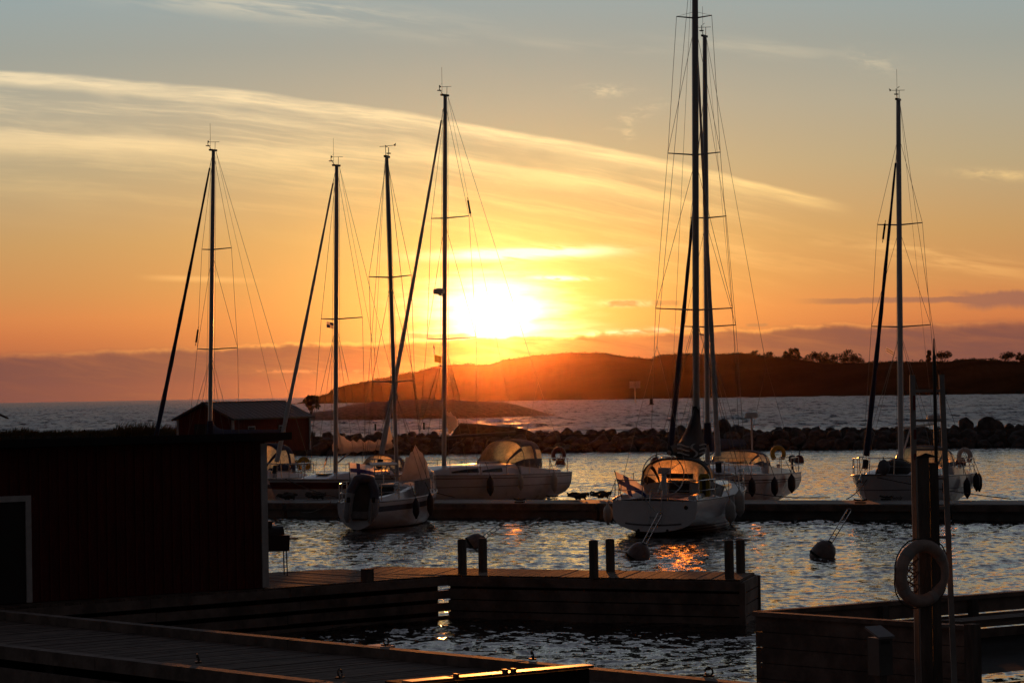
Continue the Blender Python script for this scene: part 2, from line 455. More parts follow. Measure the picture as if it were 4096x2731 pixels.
# ------------------------------------------------------------------ water: one sheet to the horizon, waves near by
def build_water():
    tan = np.concatenate([-np.geomspace(1.0, 0.345, 10), np.linspace(-0.32, 0.32, 860), np.geomspace(0.345, 1.0, 10)])
    ys = np.concatenate([np.linspace(2, 24, 12)[:-1], np.geomspace(24, 3000, 1950), np.geomspace(3040, 7380, 50)])
    Yg, Tg = np.meshgrid(ys, tan, indexing='ij')
    Xg = Tg * Yg
    dyy = np.gradient(ys)[:, None] * np.ones_like(Tg)
    dxx = np.abs(np.gradient(tan))[None, :] * Yg
    Z = np.zeros_like(Xg)
    dX = np.zeros_like(Xg); dYd = np.zeros_like(Xg)
    n = 84
    lam = np.geomspace(0.14, 4.5, n)
    for i, l in enumerate(lam):
        k = 2 * math.pi / l
        # wind from the sea on the left, crests mostly across the view
        th = math.radians(rng.normal(-78, 34))
        kx, ky = k * math.cos(th), k * math.sin(th)
        slope = 0.039 * (1.0 if l < 0.55 else (0.55 / l) ** 0.9)
        a = slope / k * rng.uniform(0.7, 1.3)
        damp = np.clip(l / (2.6 * (dyy * abs(math.sin(th)) + dxx * abs(math.cos(th)) + 1e-6)) - 0.6, 0, 1)
        ph = kx * Xg + ky * Yg + rng.uniform(0, 6.283)
        Z += a * damp * np.sin(ph)
        q = a * damp * np.cos(ph) * 0.9
        dX += q * math.cos(th); dYd += q * math.sin(th)
    for l in np.geomspace(2.6, 15.0, 34):         # the longer sea outside the breakwater
        k = 2 * math.pi / l
        th = math.radians(rng.normal(-80, 30))
        kx, ky = k * math.cos(th), k * math.sin(th)
        a = 0.034 / k * rng.uniform(0.7, 1.3)
        damp = np.clip(l / (2.4 * (dyy * abs(math.sin(th)) + dxx * abs(math.cos(th)) + 1e-6)) - 0.5, 0, 1) * np.clip((Yg - 205) / 60, 0, 1)
        Z += a * damp * np.sin(kx * Xg + ky * Yg + rng.uniform(0, 6.283))
    gust = 0.75 + 0.35 * np.sin(Xg * 0.11 + 0.6 * np.sin(Yg * 0.05)) * np.sin(Yg * 0.07 + 1.3 + 0.5 * np.sin(Xg * 0.09))
    Z *= gust
    Z -= Z[(Yg < 400) & (np.abs(Tg) < 0.3)].mean()
    co = np.stack([Xg + dX * gust, Yg + dYd * gust, Z], -1).reshape(-1, 3)
    r, c = Xg.shape
    idx = np.arange(r * c).reshape(r, c)
    quads = np.stack([idx[:-1, :-1], idx[:-1, 1:], idx[1:, 1:], idx[1:, :-1]], -1).reshape(-1, 4)
    me = bpy.data.meshes.new('water')
    me.vertices.add(len(co)); me.vertices.foreach_set('co', co.astype(np.float32).ravel())
    me.loops.add(quads.size); me.loops.foreach_set('vertex_index', quads.astype(np.int32).ravel())
    me.polygons.add(len(quads)); me.polygons.foreach_set('loop_start', np.arange(0, quads.size, 4, dtype=np.int32))
    me.polygons.foreach_set('use_smooth', np.ones(len(quads), dtype=bool))
    me.update(calc_edges=True)
    m = bpy.data.materials.new('sea_water'); m.use_nodes = True
    t = m.node_tree; b = t.nodes['Principled BSDF']
    b.inputs['Base Color'].default_value = (0.012, 0.012, 0.014, 1)
    b.inputs['IOR'].default_value = 1.333
    b.inputs['Roughness'].default_value = 0.05
    g = t.nodes.new('ShaderNodeNewGeometry')
    sp = t.nodes.new('ShaderNodeSeparateXYZ'); t.links.new(g.outputs['Position'], sp.inputs[0])
    x, y = V_(t, sp.outputs[0]), V_(t, sp.outputs[1])
    far = y.step(90, 330)
    rough = far * 0.30 + 0.07
    t.links.new(rough.s, b.inputs['Roughness'])
    # ripples finer than the mesh, as slopes of the surface
    def slopes(kx, ky, seed, det):
        return (nz(t, x * kx, y * ky, seed, 1.0, det, 0.66) - 0.5), (nz(t, x * kx, y * ky, seed + 31.0, 1.0, det, 0.66) - 0.5)
    s1x, s1y = slopes(3.4, 2.6, 0.0, 3.0)
    s2x, s2y = slopes(0.75, 0.30, 5.0, 4.0)
    k2 = far * 1.8; k1 = 0.95
    sx_, sy_ = s1x * k1 + s2x * k2, s1y * k1 + s2y * k2 * 1.1
    ad = t.nodes.new('ShaderNodeVectorMath'); ad.operation = 'SUBTRACT'
    t.links.new(g.outputs['Normal'], ad.inputs[0]); t.links.new(comb(t, sx_, sy_, 0.0), ad.inputs[1])
    nr = t.nodes.new('ShaderNodeVectorMath'); nr.operation = 'NORMALIZE'
    t.links.new(ad.outputs[0], nr.inputs[0]); t.links.new(nr.outputs[0], b.inputs['Normal'])
    me.materials.append(m)
    o = bpy.data.objects.new('water', me); COL.objects.link(o)
    tag(o, kind='structure')
build_water()

# ------------------------------------------------------------------ far island, skerry, shore
def interp(px, tab):
    xs = [p for p, _ in tab]; ysv = [q for _, q in tab]
    return float(np.interp(px, xs, ysv))
RIDGE = [(1150, 1622), (1212, 1606), (1240, 1596), (1271, 1585), (1313, 1573), (1328, 1557), (1373, 1542), (1450, 1529), (1498, 1520), (1533, 1512), (1587, 1499),
         (1664, 1488), (1736, 1469), (1771, 1463), (1867, 1455), (1914, 1461), (1962, 1458), (2021, 1439), (2129, 1424), (2200, 1418),
         (2289, 1410), (2420, 1412), (2510, 1427), (2570, 1431), (2605, 1438), (2625, 1427), (2646, 1419), (2724, 1416), (2894, 1416), (2961, 1412), (3002, 1416),
         (3077, 1428), (3151, 1431), (3233, 1442), (3280, 1452), (3450, 1450), (3599, 1447), (3789, 1446), (3857, 1437), (3925, 1436),
         (4006, 1444), (4096, 1452), (4300, 1440), (4700, 1450), (5200, 1470), (5600, 1530)]
SHORE_Y = [(1150, 1450), (1343, 1417), (1926, 1309), (2600, 1248), (3314, 1155), (4096, 1027), (5600, 900)]
def fnoise(x, y, s, oct=4):
    v, a, k = 0.0, 1.0, 1.0
    for _ in range(oct):
        v += a * mnoise.noise(Vector((x / s * k, y / s * k, 3.7))); a *= 0.5; k *= 2.1
    return v
def build_landform(name, ridge, shore, depth_f, px0, px1, step, mat, rows_front=16, rough=1.0, rs=40.0, skirt=-2.0, terr=0.7):
    P = []
    pxs = np.arange(px0, px1 + step, step)
    for px in pxs:
        y0 = interp(px, shore); dep = depth_f(px)
        yr = y0 + dep
        pt = at_y(px, interp(px, ridge), yr)
        H = max(pt.z, 0.05)
        wx = pt.x / yr                      # walk straight away from the viewer's side of the shore
        row = []
        for i in range(rows_front + 1):
            u = i / rows_front
            y = y0 + dep * u
            x = pt.x * (0.25 + 0.75 * y / yr)
            z = H * (terr * math.sin(u * math.pi / 2) ** 0.8 + (1 - terr) * u)
            n = fnoise(x, y, rs) * rough * (1.0 if 0 < i < rows_front else 0.0) * min(1.0, u * 3) * 0.9
            n2 = fnoise(x + 70, y, rs * 0.12, 3) * rough * 0.12 * (1 if i > 0 else 0)
            row.append((x, y, (z + n * (1 - u) + n2) if i else skirt))
        for i in range(1, 6):
            u = i / 5
            y = yr + dep * 1.2 * u
            row.append((pt.x * (0.25 + 0.75 * y / yr), y, H * (1 - u * u) + (skirt if i == 5 else 0) - 0.3))
        P.append(row)
    o = MB().grid(P).build(name, mat, smooth=180)
    return tag(o, kind='structure')
build_landform('island_hill', RIDGE, SHORE_Y, lambda px: 40 + 110 * min(1.0, max(0.0, (px - 1150) / 500)), 1150, 5600, 6.0, M_HILL, 18, 2.6, 45.0)
SK_RIDGE = [(1196, 1672), (1230, 1652), (1271, 1645), (1331, 1640), (1355, 1630), (1390, 1621), (1468, 1610), (1557, 1603), (1700, 1595), (1795, 1597), (1885, 1603),
            (1974, 1608), (2015, 1608), (2063, 1618), (2100, 1627), (2152, 1642), (2200, 1655), (2232, 1664)]
SK_SHORE = [(1196, 437), (1795, 449), (2232, 463)]
build_landform('skerry', SK_RIDGE, SK_SHORE, lambda px: 14.0, 1196, 2232, 7.0, M_ROCK, 12, 0.35, 9.0, -1.0, 0.8)

# shore strip at the left, joined to the breakwater
def bw_y(x): return 190.5 - 0.30 * x            # foot of the breakwater on the harbour side
def build_breakwater():
    P = []
    for x in np.arange(-60, 62, 1.5):
        y = bw_y(x) + 0.5 * fnoise(x, 5, 4)
        w = 1.0 + max(0, (-14 - x)) * 0.06
        zz = 1.0 + 0.55 * max(0.0, min(1.0, (-13 - x) / 6))
        n = lambda k: 0.12 * fnoise(x, k * 7.0, 3.0)
        P.append([(x, y - 1.6, -1.0), (x, y, 0.02), (x, y + 0.9, 0.45 + n(1)), (x, y + 2.2, zz + n(2)), (x, y + 3.0, zz + 0.08 + n(3)), (x, y + 5.0, zz + 0.12 + n(4)),
                  (x, y + 6.4, zz + 0.1 + n(5)), (x, y + 8.5, 0.2), (x, y + 10.5, -1.0)])
    tag(MB().grid(P).build('breakwater_fill', M_GRAVEL, smooth=180), kind='structure')
    # low earth mound on it
    P = []
    prof = [(1805, 1740), (1822, 1712), (1840, 1692), (1865, 1691), (1900, 1695), (1945, 1697), (1990, 1704), (2050, 1707), (2090, 1712), (2120, 1722), (2150, 1740)]
    for px in range(1805, 2151, 8):
        yy = interp(px, prof)
        p = at_y(px, yy, bw_y((px - 2048) / 11000 * 196) + 5.5)
        n = 0.06 * fnoise(p.x, 2, 0.9)
        P.append([(p.x, p.y - 2.4, 1.0), (p.x, p.y - 1.3, 1.0 + (p.z - 1.0) * 0.62 + n), (p.x, p.y - 0.5, 1.0 + (p.z - 1) * 0.92 + n), (p.x, p.y, p.z + n), (p.x, p.y + 1.2, 1.0 + (p.z - 1) * 0.6), (p.x, p.y + 2.6, 0.6)])
    tag(MB().grid(P).build('earth_mound', M_GRAVEL, smooth=180), kind='structure')
build_breakwater()

def boulder_mesh(seed):
    bm = bmesh.new(); bmesh.ops.create_icosphere(bm, subdivisions=3, radius=1.0)
    for v in bm.verts:
        p = v.co.copy()
        q = p * 0.8 + Vector((seed * 3.1, seed * 1.7, 0))
        f = 1 + 0.34 * mnoise.noise(q) + 0.20 * mnoise.noise(q * 2.3) + 0.06 * mnoise.noise(q * 6)
        p = p * f
        for k in range(7):                    # flat split faces
            d = Vector((math.sin(seed * 2 + k * 1.9), math.cos(seed * 3 + k * 2.3), 0.5 * math.sin(seed + k * 1.3))).normalized()
            e = p.dot(d) - 0.70
            if e > 0: p -= d * e * 0.85
        v.co = p
    me = bpy.data.meshes.new('boulder'); bm.to_mesh(me); bm.free()
    me.materials.append(M_ROCK)
    me.polygons.foreach_set('use_smooth', [True] * len(me.polygons)); me.set_sharp_from_angle(angle=math.radians(24))
    return me
BM = [boulder_mesh(i + 1) for i in range(7)]
def boulder(x, y, z, sx, sy, sz, label='rough grey boulder in the long rubble breakwater'):
    o = bpy.data.objects.new('boulder', random.choice(BM)); COL.objects.link(o)
    o.location = (x, y, z); o.scale = (sx, sy, sz); o.rotation_euler = (random.uniform(-.3, .3), random.uniform(-.3, .3), random.uniform(0, 6.28))
    return tag(o, label, 'boulder', 'boulders of the breakwater')
x = -14.2
while x < 44:
    s = random.choice([0.26, 0.32, 0.36, 0.42, 0.46, 0.52, 0.62])
    if not (-4.6 < x < 1.4):
        boulder(x, bw_y(x) + 5.2 + random.uniform(-.5, .5), 0.86 + s * 0.34, s * random.uniform(.9, 1.3), s, s * random.uniform(.75, 1.05))
    x += s * random.uniform(1.0, 1.5)
for row, (dy, dz, sp) in enumerate(((0.0, 0.12, 1.2), (0.8, 0.44, 1.1), (1.7, 0.76, 1.05))):
    x = -14.0 + row * 0.4
    while x < 42:
        s = random.uniform(0.42, 0.72)
        boulder(x, bw_y(x) + dy + random.uniform(-.2, .2), dz + random.uniform(-.08, .05), s * random.uniform(1, 1.35), s, s * random.uniform(.6, .85))
        x += sp * random.uniform(0.8, 1.25)
for px, py, s, lab in ((2892, 1703, 0.66, 'biggest blocky boulder on the breakwater crest behind the blue boom cover'), (3865, 1694, 0.56, 'tall rounded boulder on the breakwater crest right of the ladder'), (3960, 1708, 0.80, 'broad domed boulder on the breakwater crest at far right')):
    p = at_y(px, py + 8, bw_y((px - 2048) / 11000 * 188) + 5.0)
    boulder(p.x, p.y, p.z, s * 1.05, s, s, lab)

# reeds and grass along the left shore
def build_grass():
    m = MB(); r = random.Random(3)
    for i in range(5200):
        x = r.uniform(-42, -14.5) if i % 4 else r.uniform(-30, -20)
        y = bw_y(x) + r.uniform(2.0, 7.0)
        h = r.uniform(0.18, 0.5) * (1 + 0.7 * max(0, fnoise(x, 0, 3.0)))
        if -29.5 < x < -25 and r.random() < .25: h *= 1.7
        z = 1.55 if x < -19 else 1.2
        a = r.uniform(-.5, .5); w = 0.02 + 0.02 * r.random()
        dx = h * a * .8 + .25 * h
        m.add([(x - w, y, z - .1), (x + w, y, z - .1), (x + w * .7 + dx * .45, y, z + h * .6), (x - w * .7 + dx * .45, y, z + h * .6), (x + dx, y + .05, z + h)], [(0, 1, 2, 3), (3, 2, 4)])
    for i in range(420):                      # low bushes between the reeds
        x = r.uniform(-42, -16); y = bw_y(x) + r.uniform(2.5, 6); z = 1.5 + r.random() * .35
        s = r.uniform(.06, .2)
        d = [Vector((r.uniform(-1, 1), r.uniform(-1, 1), r.uniform(-1, 1))) * s for _ in range(4)]
        m.add([Vector((x, y, z)) + q for q in d], [(0, 1, 2), (0, 2, 3), (1, 2, 3)])
    tag(m.build('shore_grass', M_GRASS), 'dry reeds and grass along the left shore', 'grass', kind='stuff')
build_grass()

# ------------------------------------------------------------------ trees on the island ridge
def tree(name, px, py_base, y, w, h, label, cat='tree', crown='round', n=520, stems=1, seed=0):
    base = at_y(px, py_base, y)
    r = random.Random(seed)
    root = empty(name, base - Vector((0, 0, h * 0.04)), label=label, cat=cat)
    tr = MB(); top = h * (0.62 if crown != 'bush' else 0.4)
    for k in range(stems):
        a = r.uniform(0, 6.28) if stems > 1 else 0
        sp = w * 0.22 if stems > 1 else w * 0.03
        pts = [(0.02 * k, 0, 0), (math.cos(a) * sp * .4 + r.uniform(-.02, .02) * h, math.sin(a) * sp * .4, top * .5), (math.cos(a) * sp, math.sin(a) * sp, top)]
        tr.tube(pts, [h * .03, h * .022, h * .010], 6)
        for q in range(4):
            b = r.uniform(0, 6.28); p0 = Vector(pts[1]).lerp(Vector(pts[2]), r.uniform(.1, .9))
            tr.tube([p0, p0 + Vector((math.cos(b) * w * .2, math.sin(b) * w * .2, h * .14)), p0 + Vector((math.cos(b) * w * .34, math.sin(b) * w * .34, h * .2))], [h * .012, h * .008, h * .004], 5)
    tr.build('trunk', M_BARK, root)
    m = MB(); cl = []
    ncl = 15
    for k in range(ncl):
        a = r.uniform(0, 6.28); rr = math.sqrt(r.random()) * w * .42
        if crown == 'umbrella': zc = h * r.uniform(.68, .9) - rr * .25
        elif crown == 'cone': zc = h * r.uniform(.15, .92); rr *= (1 - zc / h) * 1.3 + .08
        elif crown == 'bush': zc = h * r.uniform(.32, .9) - rr * .12
        else: zc = h * (r.uniform(.16, .86)); rr *= math.sin(math.pi * min(.96, max(.08, zc / h * .85))) ** .6
        cl.append((Vector((math.cos(a) * rr, math.sin(a) * rr, zc)), w * r.uniform(.13, .25)))
    ls = max(h * .050, .03)
    for i in range(n):
        c, s = r.choice(cl)
        d = Vector((r.gauss(0, 1), r.gauss(0, 1), r.gauss(0, .8))).normalized() * s * r.random() ** .4
        p = c + d
        u = Vector((r.gauss(0, 1), r.gauss(0, 1), r.gauss(0, 1))).normalized(); v = u.orthogonal().normalized()
        k = ls * r.uniform(.6, 1.5)
        m.add([p - u * k, p + v * k * .8, p + u * k, p - v * k * .8], [(0, 1, 2, 3)])
    m.build('crown', M_LEAF, root)
    return root
# heather and juniper scrub along the ridge, too dense to count
def build_scrub():
    r = random.Random(21); m = MB()
    for i in range(2300):
        px = r.uniform(1215, 4500)
        dense = 0.5 + 0.5 * fnoise(px / 60.0, 3.0, 1.6, 3)
        if r.random() > dense * (1.0 if px > 2600 else .75): continue
        y = interp(px, SHORE_Y) + (40 + 110 * min(1.0, max(0.0, (px - 1150) / 500))) - r.uniform(0, 14)
        p = at_y(px, interp(px, RIDGE) + r.uniform(0, 6), y)
        s = r.uniform(.25, .85) * (1.8 if px > 3000 and r.random() < .12 else 1)
        for k in range(7):
            c = p + Vector((r.gauss(0, s), r.gauss(0, s), abs(r.gauss(0, s * .55))))
            u = Vector((r.gauss(0, 1), r.gauss(0, 1), r.gauss(0, 1))).normalized() * s * .45; v = u.orthogonal().normalized() * s * .4
            m.add([c - u, c + v, c + u, c - v], [(0, 1, 2, 3)])
    tag(m.build('ridge_scrub', M_LEAF), 'low dark scrub along the island ridge', 'scrub', kind='stuff')
build_scrub()
def shore_ridge_y(px): return interp(px, SHORE_Y) + 150 - 6
TR = [  # px, base py, width px, height px, crown, label
    (3155, 1437, 34, 36, 'round', 'small dark tree, left of the pair on the island ridge'),
    (3180, 1439, 40, 40, 'round', 'rounded tree, right of the pair on the island ridge'),
    (3243, 1449, 48, 34, 'bush', 'low wind-bent bush between the two tree groups on the ridge'),
    (3298, 1458, 46, 46, 'round', 'dense tree at the left end of the ridge-top clump'),
    (3332, 1456, 36, 34, 'round', 'lower tree in the dip of the ridge-top clump'),
    (3392, 1456, 72, 50, 'round', 'broadest and tallest tree of the ridge-top clump'),
    (3436, 1454, 34, 22, 'bush', 'sloping bush at the right end of the ridge-top clump'),
    (3718, 1449, 30, 42, 'cone', 'narrow upright tree on the ridge beside the rescue pole'),
    (3776, 1448, 62, 36, 'umbrella', 'flat-topped tree on the ridge right of the rescue pole'),
    (4038, 1450, 58, 36, 'umbrella', 'spreading tree on the ridge near the right picture edge'),
    (4092, 1452, 40, 52, 'round', 'dark tree cut by the right picture edge'),
    (3018, 1420, 22, 12, 'bush', 'tiny low scrub on the hilltop above the radar post'),
    (3080, 1430, 26, 18, 'bush', 'bent scrub on the hill slope left of the trees'),
    (2009, 1517, 22, 9, 'bush', 'unseen scrub')]
for i, (px, pb, wp, hp, cr, lab) in enumerate(TR[:-1]):
    yy = shore_ridge_y(px); k = yy / FPX
    tree('pine_tree' if cr in ('round', 'cone', 'umbrella') else 'ridge_bush', px, pb + 4, yy, wp * k * 1.3, (hp + 12) * k, lab, 'tree' if cr != 'bush' else 'bush', cr, 900, 2 if cr == 'umbrella' else 1, i + 1)
tree('shore_bush', 1244, 1656, 440, 62 * 0.04, 82 * 0.04, 'dark leafy bush standing on the left end of the rock islet', 'bush', 'bush', 900, 4, 77)

# ------------------------------------------------------------------ floating pontoon the yachts lie at
def pont_y(x): return 93.3 - 0.5 * (x + 2.6)            # its side towards the harbour basin
PD = Vector((1, -0.5, 0)).normalized(); PN = Vector((0.5, 1, 0)).normalized()
def pont(s, d, z): 
    p = Vector((-2.6, 93.3, 0)) + PD * s + PN * d
    return Vector((p.x, p.y, z))
PONT_W, PONT_H = 3.0, 0.50
def build_pontoon():
    root = empty('pontoon', pont(0, 1.5, 0), (0, 0, math.atan2(PD.y, PD.x)), 'long grey concrete pontoon with timber edge that the yachts lie at', 'pontoon')
    s0 = -30.0
    k = 0
    ln = 12.0
    while s0 < 45:
        m = MB()
        m.box((s0 + ln / 2, 0, -0.05), (ln - 0.12, PONT_W, 0.92))
        m.box((s0 + ln / 2, 0, PONT_H - 0.055), (ln - 0.10, PONT_W - 0.24, 0.09))
        m.build('float_segment', M_CONC, root)
        w = MB()
        for sd in (-1, 1):
            w.box((s0 + ln / 2, sd * (PONT_W / 2 + 0.052), PONT_H - 0.13), (ln - 0.16, 0.10, 0.20))
        w.build('edge_beam', M_WOOD, root)
        for q in (3.0, 9.0):
            for sd in (-1, 1):
                b = MB()
                b.box((s0 + q, sd * 1.25, PONT_H + 0.03), (0.34, 0.12, 0.05))
                b.tube([(s0 + q - .22, sd * 1.25, PONT_H + .13), (s0 + q - .1, sd * 1.25, PONT_H + .10), (s0 + q + .1, sd * 1.25, PONT_H + .10), (s0 + q + .22, sd * 1.25, PONT_H + .13)], .03, 6)
                b.build('cleat', M_IRON, root)
        s0 += ln
    return root
build_pontoon()

# ------------------------------------------------------------------ timber piers of the quay
def plank_deck(mb, o, ux, uy, L, Wd, z, along='y', pw=0.145, gap=0.012, th=0.045):
    """planks on the rectangle o + a*ux + b*uy; planks run along uy (short way)"""
    n = int(L / pw)
    for i in range(n):
        a = (i + .5) * pw
        dz = random.uniform(-.004, .004); e = random.uniform(-.02, .02)
        c = o + ux * a + uy * (Wd / 2 + e); c = Vector((c.x, c.y, z - th / 2 + dz))
        R = Matrix((ux, uy, Vector((0, 0, 1)))).transposed()
        mb.box(c, (pw - gap, Wd, th), R)
def ground(px, py, z): return at_z(px, py, z)
Z1 = 0.80
# right pier: front left, front right, back right corners
A = ground(1795, 2298, Z1); B = ground(2964, 2318, Z1); C_ = ground(3022, 2289, Z1)
ux = (B - A).normalized(); uy = (C_ - B).normalized()
PL = (B - A).length; PW = (C_ - B).length
def build_right_pier():
    root = empty('timber_pier', A + ux * PL / 2, label='low timber pier with plank sides running out to the right in mid picture', cat='pier')
    inv = -root.location
    def done(m, n, mat): 
        m.v = [tuple(Vector(v) + inv) for v in m.v]
        return m.build(n, mat, root)
    m = MB(); plank_deck(m, A - ux * 2.2 + uy * .02, ux, uy, PL + 2.2, PW, Z1)
    done(m, 'deck', M_DECKWOOD)
    R = Matrix((ux, uy, Vector((0, 0, 1)))).transposed()
    for side, off in (('front', -0.03), ('back', PW + 0.03)):
        for r in range(4):
            m = MB(); h = 0.19 if r else 0.17
            zc = Z1 - 0.035 - h / 2 - r * 0.215
            if side == 'back' and r > 0 : continue
            c = A + ux * (PL / 2) + uy * off
            m.box((c.x, c.y, zc + random.uniform(-.006, .006)), (PL, 0.05, h), R)
            done(m, 'side_plank', M_WOOD)
    for r in range(4):
        c = A + ux * (PL + 0.03) + uy * PW / 2
        m = MB(); m.box((c.x, c.y, Z1 - 0.135 - r * 0.215), (0.05, PW, 0.19), R); done(m, 'end_plank', M_WOOD)
    for a in (0.45, 2.0, 3.6, 5.0, PL - .15):
        for b in (0.16, PW - .16):
            c = A + ux * a + uy * b
            m = MB(); m.box((c.x, c.y, -0.55), (0.2, 0.2, 2.5), R); done(m, 'pile', M_PITCH)
    for b_ in (-.03, PW + .03):
        c = A + ux * (PL + .03) + uy * b_
        m = MB(); m.box((c.x, c.y, -.2), (.11, .11, 1.9), R); done(m, 'corner_post', M_WOOD)
    m = MB()
    for r in range(5):
        c = A + ux * (PL / 2 - .12) + uy * 0.25
        m.box((c.x, c.y, Z1 - .16 - r * .2), (PL - .16, .04, .205), R)
    done(m, 'shade_backing', M_PITCH)  # added dark sheet standing in for the shade under the deck
build_right_pier()
# left pier, on which the red hut stands
Dl = ground(1000, 2362, Z1); El = ground(130, 2420, Z1)
lx = (A - El).normalized(); lx.z = 0; ly = Vector((-lx.y, lx.x, 0))
LL = (A - El).length + 4.0
L0 = A - lx * LL
def build_left_pier():
    root = empty('timber_pier', L0 + lx * LL * .7, label='broad plank pier with slatted side under the red hut', cat='pier')
    inv = -root.location
    def done(m, n, mat):
        m.v = [tuple(Vector(v) + inv) for v in m.v]
        return m.build(n, mat, root)
    # back edge of the deck runs to the back corner of the right pier
    m = MB()
    back = [ground(1083, 2287, Z1), ground(1446, 2269, Z1)]
    n = int(LL / .145)
    for i in range(n):
        a = (i + .5) * .145
        o = L0 + lx * a
        # width until the back line
        w = 7.0
        p, q = back; d = (q - p).normalized()
        den = ly.x * -d.y + ly.y * d.x
        if abs(den) > 1e-6:
            r = p - o; t_ = (r.x * -d.y + r.y * d.x) / den
            if 0 < t_ < 9: w = t_
        q2 = A + uy * PW - ux * 0.6                      # the line along the back of the right pier
        den2 = ly.x * -ux.y + ly.y * ux.x
        if abs(den2) > 1e-6:
            r = q2 - o; t2 = (r.x * -ux.y + r.y * ux.x) / den2
            if 0 < t2 < w: w = t2
        w = max(w, 1.5)
        Rm = Matrix((lx, ly, Vector((0, 0, 1)))).transposed()
        c = o + ly * (w / 2)
        m.box((c.x, c.y, Z1 - .027 + random.uniform(-.004, .004)), (.133, w, .045), Rm)
    done(m, 'deck', M_DECKWOOD)
    Rm = Matrix((lx, ly, Vector((0, 0, 1)))).transposed()
    for r in range(4):
        x0 = 0.0; x1 = LL - (0.02)
        while x0 < x1 - .05:
            l = min(random.uniform(2.8, 3.6), x1 - x0)
            if x1 - x0 - l < 1.2: l = x1 - x0
            c = L0 + lx * (x0 + l / 2) - ly * 0.03
            m = MB(); m.box((c.x, c.y, Z1 - .12 - r * .235 + random.uniform(-.008, .008)), (l - .012, .05, .155), Rm); done(m, 'side_plank', M_WOOD)
            x0 += l
    for a in np.arange(0.4, LL - .1, 1.65):
        c = L0 + lx * float(a) + ly * .1
        m = MB(); m.box((c.x, c.y, -.5), (.18, .16, 2.44), Rm); done(m, 'pile', M_PITCH)
    c = L0 + lx * (LL + .04) / 2 + ly * .36
    m = MB()
    for r in range(5): m.box((c.x, c.y, Z1 - .16 - r * .2), (LL - .02, .04, .205), Rm)
    done(m, 'shade_backing', M_PITCH)  # added dark sheet that hides the bright water behind the plank gaps
    s = ground(1468, 2330, Z1)
    m = MB(); m.box((s.x, s.y + .15, Z1 + .12), (.17, .17, .25), Rm); done(m, 'bollard_stub', M_POST)
build_left_pier()

def mooring_post(px, py, top_py, label, r=0.085):
    p = ground(px, py, Z1)
    top = at_y(px, top_py, p.y)
    root = empty('mooring_post', p, label=label, cat='post', group='mooring posts on the timber pier')
    h = top.z - Z1; m = MB()
    m.lathe([(r, -.01), (r * 1.0, h - .02), (r * .94, h)], seg=16)
    m.build('post_shaft', M_POST, root, smooth=40)
    c = MB(); c.lathe([(r * .97, h + .001), (r * .5, h + .012), (0.005, h + .014)], seg=16); c.build('end_grain', M_WOOD, root, smooth=40)
for px, py, tp, lab in ((1850, 2294, 2157, 'leftmost round post on the pier, left of the round buoy'), (1932, 2285, 2153, 'round post just right of the half-hidden buoy'),
                        (2376, 2309, 2161, 'round post at mid pier, near edge, left of its taller neighbour'), (2442, 2285, 2156, 'round post at mid pier, far edge, beside the leaning grey buoy'),
                        (2918, 2312, 2161, 'near-edge round post at the outer end of the pier'), (2963, 2289, 2159, 'far-edge round post at the outer end of the pier')):
    mooring_post(px, py, tp, lab)

